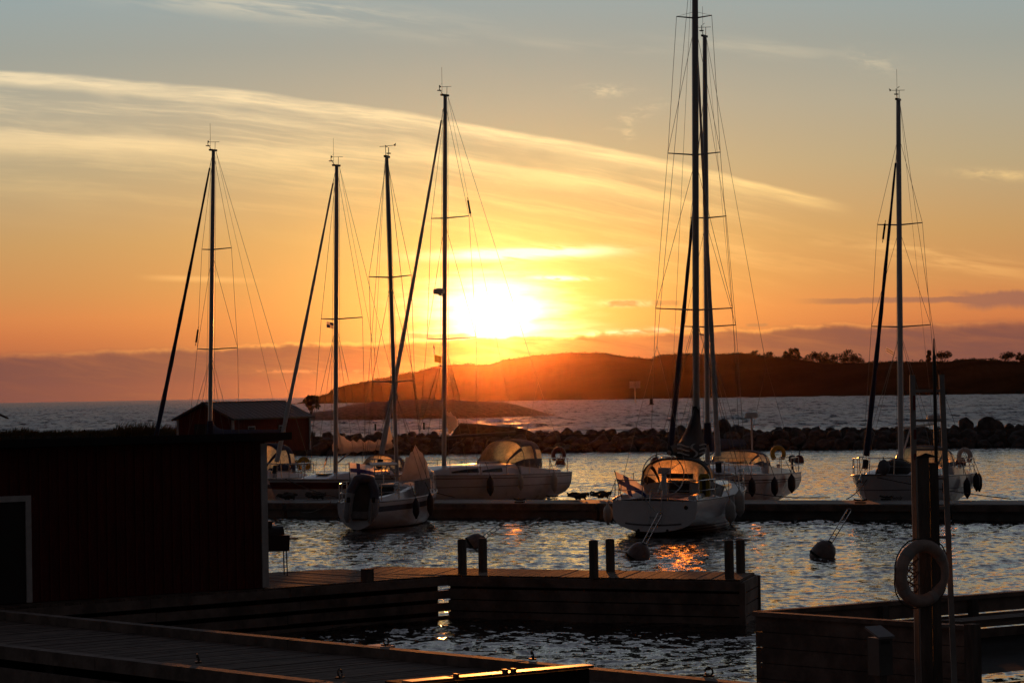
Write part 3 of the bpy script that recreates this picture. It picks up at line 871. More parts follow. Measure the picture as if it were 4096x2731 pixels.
# ------------------------------------------------------------------ red hut
def build_hut():
    c0 = ground(1070, 2349, Z1)
    d = (ground(110, 2410, Z1) - c0); d.z = 0; d.normalize()
    n = Vector((d.y, -d.x, 0))
    if n.y > 0: n = -n                                   # n points towards the viewer
    root = empty('red_hut', c0 + d * 3.5 - n * 1.6, label='dark red board hut with white corner board on the left pier', cat='hut')
    inv = -root.location
    def done(m, nm, mat, par=root, sm=None):
        m.v = [tuple(Vector(v) + inv) for v in m.v]
        return m.build(nm, mat, par, sm)
    up = Vector((0, 0, 1))
    R = Matrix((d, n, up)).transposed()
    H, Lw, Dp = 2.62, 9.0, 3.2
    m = MB()
    cc = c0 + d * (Lw / 2 + .0) - n * (Dp / 2)
    m.box((cc.x, cc.y, Z1 + H / 2), (Lw, Dp - .06, H), R)
    i = 0
    a = 0.16
    while a < Lw - .1:                                   # upright boards with cover strips
        if not (6.9 < a < 0):
            q = c0 + d * a - n * .03
            m.box((q.x, q.y, Z1 + H / 2), (.165, .035, H - .01), R)
            q = c0 + d * (a + .09) - n * (-.004)
            m.box((q.x, q.y, Z1 + H / 2 - .004), (.038, .022, H - .03), R)
        a += .18
    done(m, 'board_wall', M_FALUN)
    q = c0 + d * .055 + n * .012
    m = MB(); m.box((q.x, q.y, Z1 + H / 2 - .02), (.105, .03, H - .06), R)
    q2 = c0 - d * .014 - n * .06
    m.box((q2.x, q2.y, Z1 + H / 2 - .021), (.03, .14, H - .062), R)
    done(m, 'corner_board', M_WHITEPAINT)
    # low-pitched roof, high edge to the viewer
    m = MB()
    e0 = c0 - d * .38 + n * .30; e1 = c0 + d * (Lw + .4) + n * .30
    b0 = e0 - n * (Dp + .7); b1 = e1 - n * (Dp + .7)
    zt, zb = Z1 + H + .14, Z1 + H - .10
    P = lambda p, z: Vector((p.x, p.y, z))
    m.add([P(e0, zt - .13), P(e1, zt - .13), P(b1, zb - .13), P(b0, zb - .13), P(e0, zt), P(e1, zt), P(b1, zb), P(b0, zb)],
          [(0, 1, 2, 3), (7, 6, 5, 4), (0, 4, 5, 1), (1, 5, 6, 2), (2, 6, 7, 3), (3, 7, 4, 0)])
    done(m, 'roof', M_BLACKCLOTH)
    # door with white frame
    a0, a1 = None, None
    def along(px, py):
        r = ray(px, py); t = (c0 - CAMO).dot(n) / r.dot(n); return (CAMO + r * t)
    tr = along(119, 1982); bl = along(110, 2409)
    aR = (tr - c0).dot(d); zT = tr.z
    m = MB(); q = c0 + d * (aR + .62) + n * .003
    m.box((q.x, q.y, (Z1 + zT) / 2 - .02), (1.0, .05, zT - Z1 - .06), R)
    door = done(m, 'door', M_DARKDOOR)
    m = MB()
    q = c0 + d * (aR + .05) + n * .03; m.box((q.x, q.y, (Z1 + zT) / 2), (.10, .045, zT - Z1 - .02), R)
    q = c0 + d * (aR + 1.19) + n * .03; m.box((q.x, q.y, (Z1 + zT) / 2), (.10, .045, zT - Z1 - .02), R)
    q = c0 + d * (aR + .62) + n * .032; m.box((q.x, q.y, zT - .04), (1.24, .05, .10), R)
    done(m, 'door_frame', M_WHITEPAINT)
    return c0, d, n
HUT = build_hut()

# grill on thin legs beside the hut
def build_grill():
    p = ground(1100, 2302, Z1)
    root = empty('charcoal_grill', p, (0, 0, .3), 'black box grill on thin legs standing right of the red hut', 'grill')
    m = MB(); m.box((0, 0, .62), (.5, .34, .30), taper=1.05); m.build('fire_box', M_BLACK, root)
    m = MB(); m.loft([[Vector((x, .17 * math.cos(a), .775 + .17 * math.sin(a))) for a in np.linspace(0, math.pi, 9)] for x in (-.24, .16)], cap=True); m.build('lid', M_BLACK, root)
    m = MB(); m.box((-.14, 0, .99), (.17, .2, .10)); m.build('vent', M_BLACK, root)
    for a in (-.2, .2):
        for b in (-.13, .13):
            m = MB(); m.tube([(a, b, .47), (a * 1.05, b * 1.05, .004)], .012, 6); m.build('leg', M_BLACK, root)
    m = MB(); m.box((.34, 0, .70), (.18, .3, .03)); m.build('side_shelf', M_BLACK, root)
build_grill()

# ------------------------------------------------------------------ boardwalk in the foreground
def build_boardwalk():
    z = 1.0
    P0, P1 = ground(0, 2438, z), ground(2964, 2722, z)
    bx = (P1 - P0).normalized(); bn = Vector((-bx.y, bx.x, 0))
    if bn.y < 0: bn = -bn
    P0 = P0 - bx * 6; L = (P1 - P0).length + 8
    Wd = 3.1
    root = empty('boardwalk', P0 + bx * L / 2 - bn * Wd / 2, label='grey plank boardwalk with raised edge beams crossing the lower left foreground', cat='boardwalk')
    inv = -root.location
    def done(m, nm, mat, sm=None):
        m.v = [tuple(Vector(v) + inv) for v in m.v]; return m.build(nm, mat, root, sm)
    R = Matrix((bx, bn, Vector((0, 0, 1)))).transposed()
    m = MB(); plank_deck(m, P0 - bn * Wd, bx, bn, L, Wd, z - .12, pw=.125, gap=.016)
    done(m, 'deck', M_DECKWOOD)
    for nm, off, h in (('edge_beam', -.10, .20), ('edge_beam', -Wd + .05, .17)):
        a = 0.0
        while a < L - .2:
            l = min(4.6, L - a); c = P0 + bx * (a + l / 2) + bn * off
            m = MB(); m.box((c.x, c.y, z - h / 2 + random.uniform(-.006, .004)), (l - .015, .19, h), R); done(m, nm, M_WOOD); a += l
    for r in range(4):
        for off in (-Wd - .06, .01):
            c = P0 + bx * L / 2 + bn * off
            m = MB(); m.box((c.x, c.y, z - .38 - r * .29), (L, .06, .20), R); done(m, 'side_plank', M_WOOD)
    for a in np.arange(.6, L, 2.4):
        for off in (-Wd + .12, -.18):
            c = P0 + bx * float(a) + bn * off
            m = MB(); m.box((c.x, c.y, -.45), (.2, .2, 2.55), R); done(m, 'pile', M_PITCH)
    for off in (-Wd + .3, -.34):
        c = P0 + bx * L / 2 + bn * off
        m = MB(); m.box((c.x, c.y, -.1), (L, .03, 1.5), R); done(m, 'shade_backing', M_PITCH)  # added dark sheets that keep the gaps in the sides black
    def ring(px, py, lab):
        p = ground(px, py, z); r2 = empty('mooring_ring', p, (0, 0, random.uniform(0, 3)), lab, 'mooring ring', 'mooring rings on the boardwalk beams')
        q = MB(); q.box((0, 0, .010), (.11, .07, .02)); q.build('base_plate', M_IRON, r2)
        q = MB(); q.tube([(.0 + .045 * math.cos(t), .01 * math.sin(t), .06 + .045 * math.sin(t)) for t in np.linspace(0, 6.0, 14)], .011, 6); q.build('ring', M_IRON, r2)
    ring(2130, 2638, 'mooring ring on the far edge beam above the lit box'); ring(2836, 2706, 'mooring ring on the far beam beside the plank bulwark')
    ring(1544, 2581, 'mooring ring on the far beam beyond the flat white plate'); ring(792, 2650, 'dark mooring ring on the near beam, left one'); ring(1360, 2712, 'dark mooring ring on the near beam, right one')
    p = ground(1522, 2596, z - .12)
    m = MB(); m.box((p.x, p.y, z - .09), (.34, .22, .05), R)
    o = m.build('cover_plate', M_WHITEPAINT); tag(o, 'flat pale plate lying on the boardwalk against the far beam', 'plate')
    return bx, bn, P0
BW = build_boardwalk()

# box with a glossy lid that catches the sunset, nearest the camera
def build_box():
    z = 1.86
    a = ground(1647, 2724, z); b = ground(2376, 2658, z)
    d = (b - a).normalized(); n = Vector((-d.y, d.x, 0)); L = (b - a).length
    root = empty('storage_box', a + d * L / 2, (0, 0, math.atan2(d.y, d.x)), 'dark box whose shiny lid edge glows orange at the bottom of the picture', 'box')
    m = MB(); m.box((0, .24, -.46), (L - .06, .42, .86)); m.build('body', M_PITCH, root)
    lid = pbr('varnished_lid', (0.16, 0.09, 0.05), 0.42, var=.1)
    for x0, x1 in ((-L / 2, -L * .27), (-L * .24, .015), (.03, .1), (.115, L / 2)):
        m = MB(); m.box(((x0 + x1) / 2, .075, -.012), (x1 - x0 - .004, .15, .024)); m.build('lid_board', lid, root)
    for x in (-L * .255, .022, .108):
        m = MB(); m.box((x, .03, .004), (.03, .05, .05)); m.build('hinge', M_BLACK, root)
    m = MB(); m.box((0, .24, -1.2), (L + .4, .6, .6)); m.build('plinth', M_PITCH, root)
build_box()

# ------------------------------------------------------------------ plank bulwark corner at the right
def build_bulwark():
    z = 1.20
    c = ground(3026, 2443, z); f = ground(3884, 2500, z); b = ground(4096, 2361, z)
    root = empty('plank_bulwark', c, label='dark plank-walled pier corner with slatted back wall at lower right', cat='pier')
    fd = (f - c).normalized(); bd = (b - c).normalized(); FL = (f - c).length; BL = (b - c).length + 6
    def run(o, d, L, nm, rows, gap, h, th=.05, mat=M_WOOD, toff=.0):
        n = Vector((-d.y, d.x, 0)); R = Matrix((d, n, Vector((0, 0, 1)))).transposed()
        for r in range(rows):
            m = MB(); q = o - c + d * (L / 2)
            m.box((q.x, q.y, -toff - .06 - h / 2 - r * (h + gap)), (L, th, h - .006), R); m.build(nm, mat, root)
        m = MB(); q = o - c + d * (L / 2)
        m.box((q.x, q.y, -.03), (L + .02, .15, .06), R); m.build('cap_rail', M_WOOD, root)
        return n
    nf = run(c, fd, FL, 'front_plank', 7, .004, .205)
    R0 = Matrix((fd, nf, Vector((0, 0, 1)))).transposed(); q = fd * (FL / 2) + nf * .06
    m = MB(); m.box((q.x, q.y, -.85), (FL - .1, .03, 1.5), R0); m.build('light_block_board', M_PITCH, root)  # added sheet that blocks light through the front plank gaps
    run(c, bd, BL, 'back_plank', 5, .016, .20)
    for a in np.arange(.5, BL, 1.7):
        n = Vector((-bd.y, bd.x, 0)); R = Matrix((bd, n, Vector((0, 0, 1)))).transposed()
        q = bd * float(a) - n * .085
        m = MB(); m.box((q.x, q.y, -.75), (.12, .1, 1.4), R); m.build('stud', M_POST, root)
    m = MB()
    q1, q2, q3 = fd * FL, bd * BL, fd * FL + bd * BL
    zf = -.62
    e = fd * .05 + bd * .05
    m.add([Vector((e.x, e.y, zf)), Vector((q1.x, q1.y, zf)), Vector((q3.x, q3.y, zf)), Vector((q2.x, q2.y, zf))], [(0, 1, 2, 3)])
    m.build('deck', M_PITCH, root)
    R = Matrix((fd, nf, Vector((0, 0, 1)))).transposed()
    q = fd * (FL + .02); m = MB(); m.box((q.x, q.y, -.9), (.14, .16, 1.84), R); m.build('corner_post', M_POST, root)
    q = fd * (FL * .5); m = MB(); m.box((q.x, q.y, -1.9), (FL, .2, .9), R); m.build('footing', M_PITCH, root)
    return c, fd, bd, FL, nf
BUL = build_bulwark()
def build_bench():
    c, fd, bd, FL, nf = BUL
    p = at_z(4010, 2478, .95)
    root = empty('dock_bench', Vector((p.x, p.y, .58)), (0, 0, math.atan2(bd.y, bd.x)), 'low wooden bench on the pier deck at the right picture edge', 'bench')
    for k in range(3):
        m = MB(); m.box((0, -.15 + .15 * k, .40), (2.0, .13, .04)); m.build('seat_plank', M_DECKWOOD, root)
    for x in (-.8, .8):
        m = MB(); m.box((x, 0, .19), (.08, .38, .38)); m.build('leg', M_POST, root)
build_bench()

# ladder, double post, life ring, meter box
LY = 31.0
def build_post_and_ring():
    top = at_y(3700, 1829, LY)
    root = empty('timber_post', Vector((top.x, LY, 0)), label='stout double timber post that carries the life ring, behind it the ladder', cat='post')
    h = top.z
    a = at_y(3664, 1829, LY).x - top.x; b = at_y(3713, 1829, LY).x - top.x; cc = at_y(3738, 1829, LY).x - top.x
    m = MB(); m.box(((a + b) / 2, 0, h / 2 - .4), (b - a - .006, .14, h + .8)); m.build('upright', M_POST, root)
    m = MB(); m.box(((b + cc) / 2 + .02, .02, h / 2 - .43), (cc - b + .03, .12, h + .74)); m.build('upright', M_POST, root)
    m = MB(); m.add([(a - .01, -.08, h), (cc + .05, -.08, h), (cc + .05, .09, h), (a - .01, .09, h), (.0, -.02, h + .05), (.02, .03, h + .05)], [(0, 1, 4), (1, 2, 5, 4), (2, 3, 5), (3, 0, 4, 5), (3, 2, 1, 0)]); m.build('cap', M_BLACKCLOTH, root)
    # ladder
    def L3(px, py, y): return at_y(px, py, y)
    y = LY + .22
    l0, l1 = L3(3649, 1500, y), L3(3672, 2731, y - .1)
    r0, r1 = L3(3766, 1498, y), L3(3818, 2731, y - .1)
    ld = empty('ladder', Vector((l1.x, y, l1.z)), label='tall grey ladder with red marks standing upright behind the double post', cat='ladder')
    o = -ld.location
    for p, q in ((l0, l1), (r0, r1)):
        q = q + (q - p) * .18
        m = MB(); m.beam(p + o, q + o, .062, .03, up=(0, 1, 0)); m.build('rail', pbr('grey_ladder_paint', (.36, .36, .36), .6), ld)
    marks = pbr('red_mark', (.20, .012, .012), .6)
    for py in (1564, 1682, 1798, 1915, 2032, 2150, 2268, 2386, 2502):
        k = (py - 1500) / 1231
        p, q = l0.lerp(l1, k), r0.lerp(r1, k)
        m = MB(); m.beam(p + o, q + o, .04, .032); m.build('rung', MATS['grey_ladder_paint'], ld)
    for py0, py1 in ((1582, 1640), (1718, 1757), (1815, 1840)):
        p, q = l0.lerp(l1, (py0 - 1500) / 1231), l0.lerp(l1, (py1 - 1500) / 1231)
        s = Vector((.014, -.034, 0))
        m = MB(); m.beam(p + o + s, q + o + s, .028, .004, up=(0, 1, 0)); m.build('red_stripe', marks, ld)
    # rescue pole
    t0 = at_y(3735, 1354, LY + .12); b0 = at_y(3760, 2600, LY + .12)
    pole = empty('rescue_pole', Vector((b0.x, LY + .12, b0.z)), label='dark rescue pole with slim tip fixed upright behind the double post', cat='pole')
    o = -pole.location
    k = lambda f: t0.lerp(b0, f) + o
    m = MB(); m.tube([k(.045), k(.06), k(1.0)], [.012, .021, .021], 10); m.build('shaft', M_BLACK, pole)
    m = MB(); m.tube([k(0), k(.03), k(.05)], [.006, .010, .014], 8); m.build('tip', M_BLACK, pole)
    # life ring
    c = at_y(3687, 2292, LY - .14)
    ring = empty('life_ring', c, (0, 0, 0), 'faded orange life ring with pale bands hung on the double post', 'life ring')
    R1, r1_ = .312, .072
    yaw = math.radians(33)
    Rm = Matrix.Rotation(yaw, 3, 'Z') @ Matrix.Rotation(math.radians(4), 3, 'X')
    def tor(a, b, rad, thick, n):
        return [Rm @ Vector((rad * math.cos(t), 0, rad * math.sin(t))) for t in np.linspace(a, b, n)]
    m = MB(); m.tube(tor(0, 2 * math.pi * 63 / 64, R1, r1_, 64), r1_, 16, closed=True)
    m.build('ring', pbr('faded_orange_ring', (.48, .39, .35), .6, var=.3, scale=5), ring, smooth=180)
    for a in (.63, 2.35, 3.75, 5.25):
        m = MB(); m.tube(tor(a - .12, a + .12, R1, r1_, 9), r1_ + .004, 16); m.build('reflective_band', M_WHITECLOTHP, ring, smooth=40)
    pts = []
    for i in range(25):
        t = 2 * math.pi * i / 24; w = 1 + .10 * abs(math.sin(2 * t))
        pts.append(Rm @ Vector(((R1 + r1_) * w * math.cos(t), .01, (R1 + r1_) * w * math.sin(t))))
    m = MB(); m.tube(pts, .008, 6); m.build('grab_line', M_ROPE, ring)
    rp = tag(empty('heaving_line', c + Vector((-.04, .03, 0))), 'tangled heaving line hanging inside the life ring', 'rope')
    r = random.Random(5); pts = []
    for i in range(90):
        t = i * .55
        pts.append(Vector((.05 * math.sin(t * 1.3) - .06 + .03 * math.sin(t * .31), .02 * math.cos(t), .16 - i * .0042 + .05 * math.cos(t))))
    m = MB(); m.tube(pts, .006, 5); m.build('line', M_ROPE, rp)
    m = MB(); m.tube([Vector((-.10 + .02 * math.sin(i), 0, .1 - .022 * i)) for i in range(12)], .007, 5); m.build('line_end', M_ROPE, rp)
M_WHITECLOTHP = pbr('pale_band', (.42, .42, .42), .6)
build_post_and_ring()
def build_meter():
    c, fd, bd, FL, nf = BUL
    y = 30.6
    p = at_y(3522, 2690, y); zt = at_y(3522, 2540, y).z
    root = empty('meter_box', Vector((p.x, y, p.z)), (0, 0, .55), 'grey metal box with sloping lid standing before the plank wall', 'box')
    h = zt - p.z
    m = MB(); m.box((0, 0, h / 2 - .02), (.19, .2, h)); m.build('body', pbr('grey_box_paint', (.10, .10, .10), .6), root)
    m = MB(); m.add([(-.115, -.125, h - .03), (.115, -.125, h - .03), (.115, .12, h + .075), (-.115, .12, h + .075), (-.115, -.125, h - .004), (.115, -.125, h - .004), (.115, .12, h + .10), (-.115, .12, h + .10)],
                    [(3, 2, 1, 0), (4, 5, 6, 7), (0, 1, 5, 4), (1, 2, 6, 5), (2, 3, 7, 6), (3, 0, 4, 7)]); m.build('lid', pbr('grey_lid_paint', (.22, .22, .23), .5), root)
    m = MB(); m.box((0, -.102, h * .83), (.12, .008, .035)); m.build('slot', M_BLACK, root)
    m = MB(); m.box((0, 0, -1.0), (.1, .1, 1.95)); m.build('foot', M_POST, root)
build_meter()
def build_bucket():
    p = at_z(3895, 2512, .58)
    root = empty('red_bucket', Vector((p.x, p.y - 1.6, .9)), label='small dark red bucket on the plank wall end at lower right', cat='bucket')
    m = MB(); m.lathe([(.065, 0), (.085, .2), (.09, .205), (.075, .2), (.055, .02)], seg=16); m.build('pail', M_ORANGE, root, smooth=40)
    m = MB(); m.tube([(.085 * math.cos(t), 0, .2 + .06 * math.sin(t)) for t in np.linspace(0, math.pi, 10)], .005, 5); m.build('handle', M_STEEL, root)

# ------------------------------------------------------------------ boathouses on the far shore
def build_boathouse():
    c = at_y(935, 1680, 177.0)                            # eave corner nearest the camera
    ze = c.z
    g = Vector((-4.3, 2.5, 0)); l = Vector((4.7, 7.6, 0))     # gable side, long side
    gl, ll = g.length, l.length; gd, ld_ = g.normalized(), l.normalized()
    root = empty('boathouse', Vector((c.x, c.y, 1.0)), label='red boathouse with grey gable roof on the far left shore', cat='boathouse')
    inv = -root.location
    def P(a, b, z): q = c + gd * a + ld_ * b; return Vector((q.x, q.y, z)) + inv
    o = .28; z0 = .6; zr = ze + 1.08
    m = MB()
    a0, a1, b0, b1 = o, gl - o, o, ll - o
    mid = gl / 2
    zw = ze + .10
    m.add([P(a0, b0, z0), P(a1, b0, z0), P(a1, b0, zw), P(mid, b0, zr - .1), P(a0, b0, zw), P(a0, b1, z0), P(a1, b1, z0), P(a1, b1, zw), P(mid, b1, zr - .1), P(a0, b1, zw)],
          [(0, 1, 2, 3, 4), (9, 8, 7, 6, 5), (0, 4, 9, 5), (1, 6, 7, 2)])
    m.build('board_wall', M_FALUN, root)
    m = MB(); th = .10
    for a, s in ((0, 1), (gl, -1)):
        m.add([P(a, 0, ze), P(mid, 0, zr), P(mid, ll, zr), P(a, ll, ze), P(a, 0, ze + th), P(mid, 0, zr + th), P(mid, ll, zr + th), P(a, ll, ze + th)],
              [(0, 1, 2, 3), (7, 6, 5, 4), (0, 4, 5, 1), (2, 6, 7, 3), (3, 7, 4, 0)])
    m.build('roof', M_ROOF, root)
    for a, b in ((a0, b0), (a1, b0), (a0, b1)):
        m = MB(); q = P(a, b, (z0 + zw) / 2); m.box(q, (.13, .13, zw - z0), Matrix((gd, ld_, Vector((0, 0, 1)))).transposed()); m.build('corner_board', M_WHITEPAINT, root)
    m = MB()
    for a, s in ((0, 1), (gl, -1)):
        p0, p1 = P(a, -.02, ze + .03), P(mid, -.02, zr + .03); m.beam(p0, p1, .03, .14)
    m.build('barge_board', M_ROOF, root)
    m = MB()                                              # standing seams of the roof sheets
    for b_ in np.arange(.35, ll, .6):
        p0, p1 = P(0, b_, ze + th), P(mid, b_, zr + th); m.beam(p0, p1, .035, .045)
    m.beam(P(mid, 0, zr + th), P(mid, ll, zr + th), .22, .05)
    m.build('roof_seam', M_ROOF, root)
    m = MB(); Rg = Matrix((gd, ld_, Vector((0, 0, 1)))).transposed()
    q = P(gl * .5, b0 - .02, z0 + .95); m.box(q, (1.7, .05, 1.9), Rg); m.build('boat_door', M_DARKDOOR, root)
    for f in (.25, .62):
        q = P(a0 - .015, ll * f, zw - .85); w = MB(); w.box(q, (.05, .75, .65), Rg); wf = w.build('window', M_WHITEPAINT, root)
        w = MB(); w.box(q - gd * .012, (.05, .6, .5), Rg); w.build('pane', M_DARKGLASS, wf)
    # the next boathouse, of which only the gable tip shows
    t = at_y(34, 1676, 172.0)
    r2 = empty('boathouse', Vector((t.x - 2.2, t.y + 3, 1.2)), label='boathouse at the left picture edge, only its eave showing', cat='boathouse')
    inv2 = -r2.location
    Q = lambda x, y, z: Vector((t.x + x - .21 * y, t.y + y, t.z + z)) + inv2
    m = MB()
    for s0, s1 in ((0, -2.3), (-4.6, -2.3)):
        m.add([Q(s0, 0, 0), Q(s1, 0, 1.15), Q(s1, 7, 1.15), Q(s0, 7, 0), Q(s0, 0, .1), Q(s1, 0, 1.25), Q(s1, 7, 1.25), Q(s0, 7, .1)],
              [(0, 1, 2, 3), (7, 6, 5, 4), (0, 4, 5, 1), (2, 6, 7, 3), (3, 7, 4, 0)])
    m.build('roof', M_ROOF, r2)
    m = MB(); zz = 1.0 - t.z
    m.add([Q(-.8, .4, zz), Q(-3.8, .4, zz), Q(-3.8, .4, .35), Q(-2.3, .4, 1.1), Q(-.8, .4, .35), Q(-.8, 6.7, zz), Q(-3.8, 6.7, zz), Q(-3.8, 6.7, .35), Q(-2.3, 6.7, 1.1), Q(-.8, 6.7, .35)],
          [(0, 1, 2, 3, 4), (9, 8, 7, 6, 5), (0, 4, 9, 5), (1, 6, 7, 2)])
    m.build('board_wall', M_FALUN, r2)
build_boathouse()

# ------------------------------------------------------------------ channel marks out in the sound
def build_marks():
    p = at_z(2541, 1618, 0); k = p.y / FPX
    root = empty('channel_sign', p, label='pair of white square channel boards on one pole in the sound', cat='sign')
    m = MB(); m.tube([(0, 0, -1), (0, 0, 93 * k)], 2.0 * k, 8); m.build('pole', M_WHITESPAR, root)
    for s in (-1, 1):
        m = MB(); m.box((s * 12.5 * k, -.12, 80 * k), (18 * k, .08, 27 * k)); m.build('board', M_WHITEPAINT, root)
    m = MB(); m.box((0, 0, 80 * k), (36 * k, .1, 1.2 * k)); m.build('cross_bar', M_WHITESPAR, root)
    p = at_z(2606, 1621, 0); k = p.y / FPX
    b = empty('sea_beacon', p, label='squat dark beacon standing in the sound beside the channel boards', cat='beacon')
    m = MB(); m.lathe([(12 * k, -.6), (11 * k, 5 * k), (7.5 * k, 7 * k), (6.5 * k, 22 * k)], seg=14); m.build('base', M_PITCH, b, smooth=40)
    m = MB(); m.lathe([(7.2 * k, 22 * k), (7 * k, 25.5 * k), (3 * k, 26.5 * k)], seg=14); m.build('top', M_PITCH, b, smooth=40)
    for px, py, ty, lab in ((1502, 1722, 1694, 'thin upright marker stake behind the breakwater, left one'), (1696, 1715, 1688, 'thin upright marker stake behind the breakwater, right of the schooner mast')):
        p = at_z(px, py, 0.1); k = p.y / FPX
        o = empty('marker_stake', p, label=lab.replace('right of the schooner mast', 'right one'), cat='stake')
        m = MB(); m.tube([(0, 0, -.8), (0, 0, (py - ty) * k)], 3.4 * k, 8); m.build('stake', M_PITCH, o)
        m = MB(); m.lathe([(4.4 * k, (py - ty) * k), (1 * k, (py - ty + 2) * k)], seg=8); m.build('cap', M_WHITESPAR, o)
build_marks()

# ------------------------------------------------------------------ sailing yachts
class Boat: pass
def make_boat(label, mast_px, deck_py, y, alpha, L, B, fs, fb, mx, top_z, far=True, heel=0.0, rake=2.0, tr=0.72, stern_rake=0.25, bow_rake=0.7,
              stripes=(), spreaders=(), hood=None, boom=None, genoa=None, cabin=(0.30, 0.74, 0.36, 1.05), mast_mat=None, mast_r=0.085, wheel=False,
              extra=None, windows=(), name='sailing_yacht', backstays=2, wind=True, antenna=True, stern_lift=0.10, fullness=2.6):
    b = Boat()
    mast = at_y(mast_px, deck_py, y)
    al = math.radians(alpha)
    h = Vector((-math.sin(al), -math.cos(al), 0)) if far else Vector((math.sin(al), math.cos(al), 0))
    loc = Vector((mast.x, mast.y, 0)) - h * mx
    root = empty(name, loc, (math.radians(heel), 0, math.atan2(h.y, h.x)), label, 'sailboat', 'yachts moored at the pontoon')
    b.root, b.L, b.B, b.mw = root, L, B, world_of(root)
    def zs(t): return fs + (fb - fs) * max(0, t) ** 1.7
    def half(t):
        t = min(1, max(0, t))
        if t < .42: f = tr + (1 - tr) * math.sin(math.pi / 2 * t / .42)
        else:
            u = (t - .42) / .58; f = max(0.0, 1 - u ** 2.1) ** .92
        return max(.012, B / 2 * f)
    b.zs, b.half = zs, half
    def xpos(t, z):
        d = zs(t) - z
        return t * L - bow_rake * (d / zs(1)) * max(0, (t - .6) / .4) ** 2.5 + stern_rake * d * (-(1 if stern_rake else 0)) * max(0, 1 - t / .25) ** 2 * 1.0
    def depth(t): return (-stern_lift + (stern_lift + .42) * min(1, t / .35)) if t < .35 else .42
    def hp(t, z):
        d = depth(t); z = max(z, -d); s = min(1.0, max(0, (zs(t) - z) / (zs(t) + d)))
        full = max(0.0, 1 - s ** (2.6 + (fullness - 2.6) * max(0.0, 1 - max(0, t) / .6))) ** .62; vee = max(0.0, 1 - s) ** .85
        e = max(0, t) ** 2.6
        # flare holds the topsides nearly upright amidships
        return Vector((xpos(t, z), half(t) * (full * (1 - e) + vee * e), z))
    b.hp = hp
    # rows: height fractions of the local freeboard, with stripe materials
    rows = [(1.0, 0)]
    for (a, c, mi) in sorted(stripes, key=lambda q: -q[0]): rows += [(a, mi), (c, 0)]
    base = [.85, .7, .5, .35, .2, .09]
    for v in base:
        if all(not (c - .03 <= v <= a + .03) for a, c, _ in stripes): rows.append((v, None))
    rows.sort(key=lambda q: -q[0])
    cur = 0; rr = []
    for v, mi in rows:
        if mi is not None: cur = mi
        rr.append((v, cur))
    N = 30
    ts = [1 - (1 - i / N) ** 1.25 for i in range(N + 1)]
    m = MB()
    for sd in (1, -1):
        G = []
        for t in ts:
            col = []
            for v, mi in rr: col.append(hp(t, v * zs(t)))
            for z in (.03, -.12, -.3, -.42): col.append(hp(t, z))
            G.append([Vector((p.x, p.y * sd, p.z)) for p in col])
        mats_row = [mi for _, mi in rr] + [4, 4, 4, 4]
        for i in range(N):
            for j in range(len(G[0]) - 1):
                q = [G[i][j], G[i + 1][j], G[i + 1][j + 1], G[i][j + 1]]
                m.add(q, [(0, 1, 2, 3)], mats_row[j])
    # transom
    cap = [hp(0, v * zs(0)) for v, _ in rr] + [hp(0, z) for z in (.03, -.12)]
    cap = [p for i, p in enumerate(cap) if i == 0 or (p - cap[i - 1]).length > .004]
    ring = [Vector((p.x, p.y, p.z)) for p in cap] + [Vector((p.x, -p.y, p.z)) for p in cap[::-1] if p.y > .02]
    m.add(ring, [tuple(range(len(ring)))], 0)
    m.build('hull', [M_GEL, M_NAVY, M_RED, M_GREY, M_ANTI], root, smooth=35, weld=True)
    # deck with a shallow crown
    def deck_z(t, f=0.0): return zs(t) + .07 * (1 - f * f) * min(1, half(t))
    G = []
    for t in ts:
        hw = half(t); G.append([Vector((xpos(t, zs(t)), hw * f, deck_z(t, f) - .004)) for f in (1, .7, .35, 0, -.35, -.7, -1)])
    MB().grid(G).build('deck', M_DECK, root, smooth=60)
    for sd in (1, -1):
        m = MB(); m.tube([Vector((xpos(t, zs(t)), half(t) * sd * .995, zs(t) + .02)) for t in ts], .026, 6); m.build('toe_rail', M_ALU, root, smooth=60)
    # cabin trunk
    ca, cb, ch, cw = cabin
    xa, xb = ca * L, cb * L
    def cab_w(x):
        t = x / L; u = (x - xa) / (xb - xa)
        return max(.10, min(cw, half(t) - .28) * (1 - .35 * max(0, u - .45) ** 1.5 * 1.6))
    def cab_h(x):
        u = min(1, max(0, (x - xa) / (xb - xa))); return ch * (1 - .30 * u) * (1 - max(0, (u - .55) / .45) ** 2.2 * .93)
    def cab_base(x): return deck_z(x / L, .6) - .03
    prof = [(1, 0), (.95, .62), (.86, .92), (.55, 1.02), (0, 1.06)]
    rings = []
    for x in np.linspace(xa, xb, 16):
        w, hh, z0 = cab_w(x), cab_h(x), cab_base(x)
        half_r = [Vector((x - (.10 if x == xa else 0) * -f, w * a, z0 + hh * f)) for a, f in prof]
        rings.append(half_r + [Vector((p.x, -p.y, p.z)) for p in half_r[-2::-1]])
    MB().loft(rings, closed=True).build('cabin', M_GEL, root, smooth=40)
    b.cab_top = lambda x: cab_base(x) + cab_h(x) * 1.05 if xa <= x <= xb else deck_z(x / L)
    for (x0, x1, f0, f1) in windows:
        for sd in (1, -1):
            m = MB(); G = []
            n = 7
            for i in range(n):
                x = (x0 + (x1 - x0) * i / (n - 1)) * L
                k = min(1.0, 1.25 * (i + .35) / n) if x0 > .45 * 0 and f1 > 9 else 1
                lo, hi = f0, f0 + (f1 - f0) * (1 - .5 * (i / (n - 1)) ** 2)
                pt = lambda f: Vector((x, sd * (cab_w(x) * (1 - .05 * f / .62) + .008), cab_base(x) + cab_h(x) * f))
                G.append([pt(lo), pt(hi)])
            m.grid(G); m.build('cabin_window', M_DARKGLASS, root)
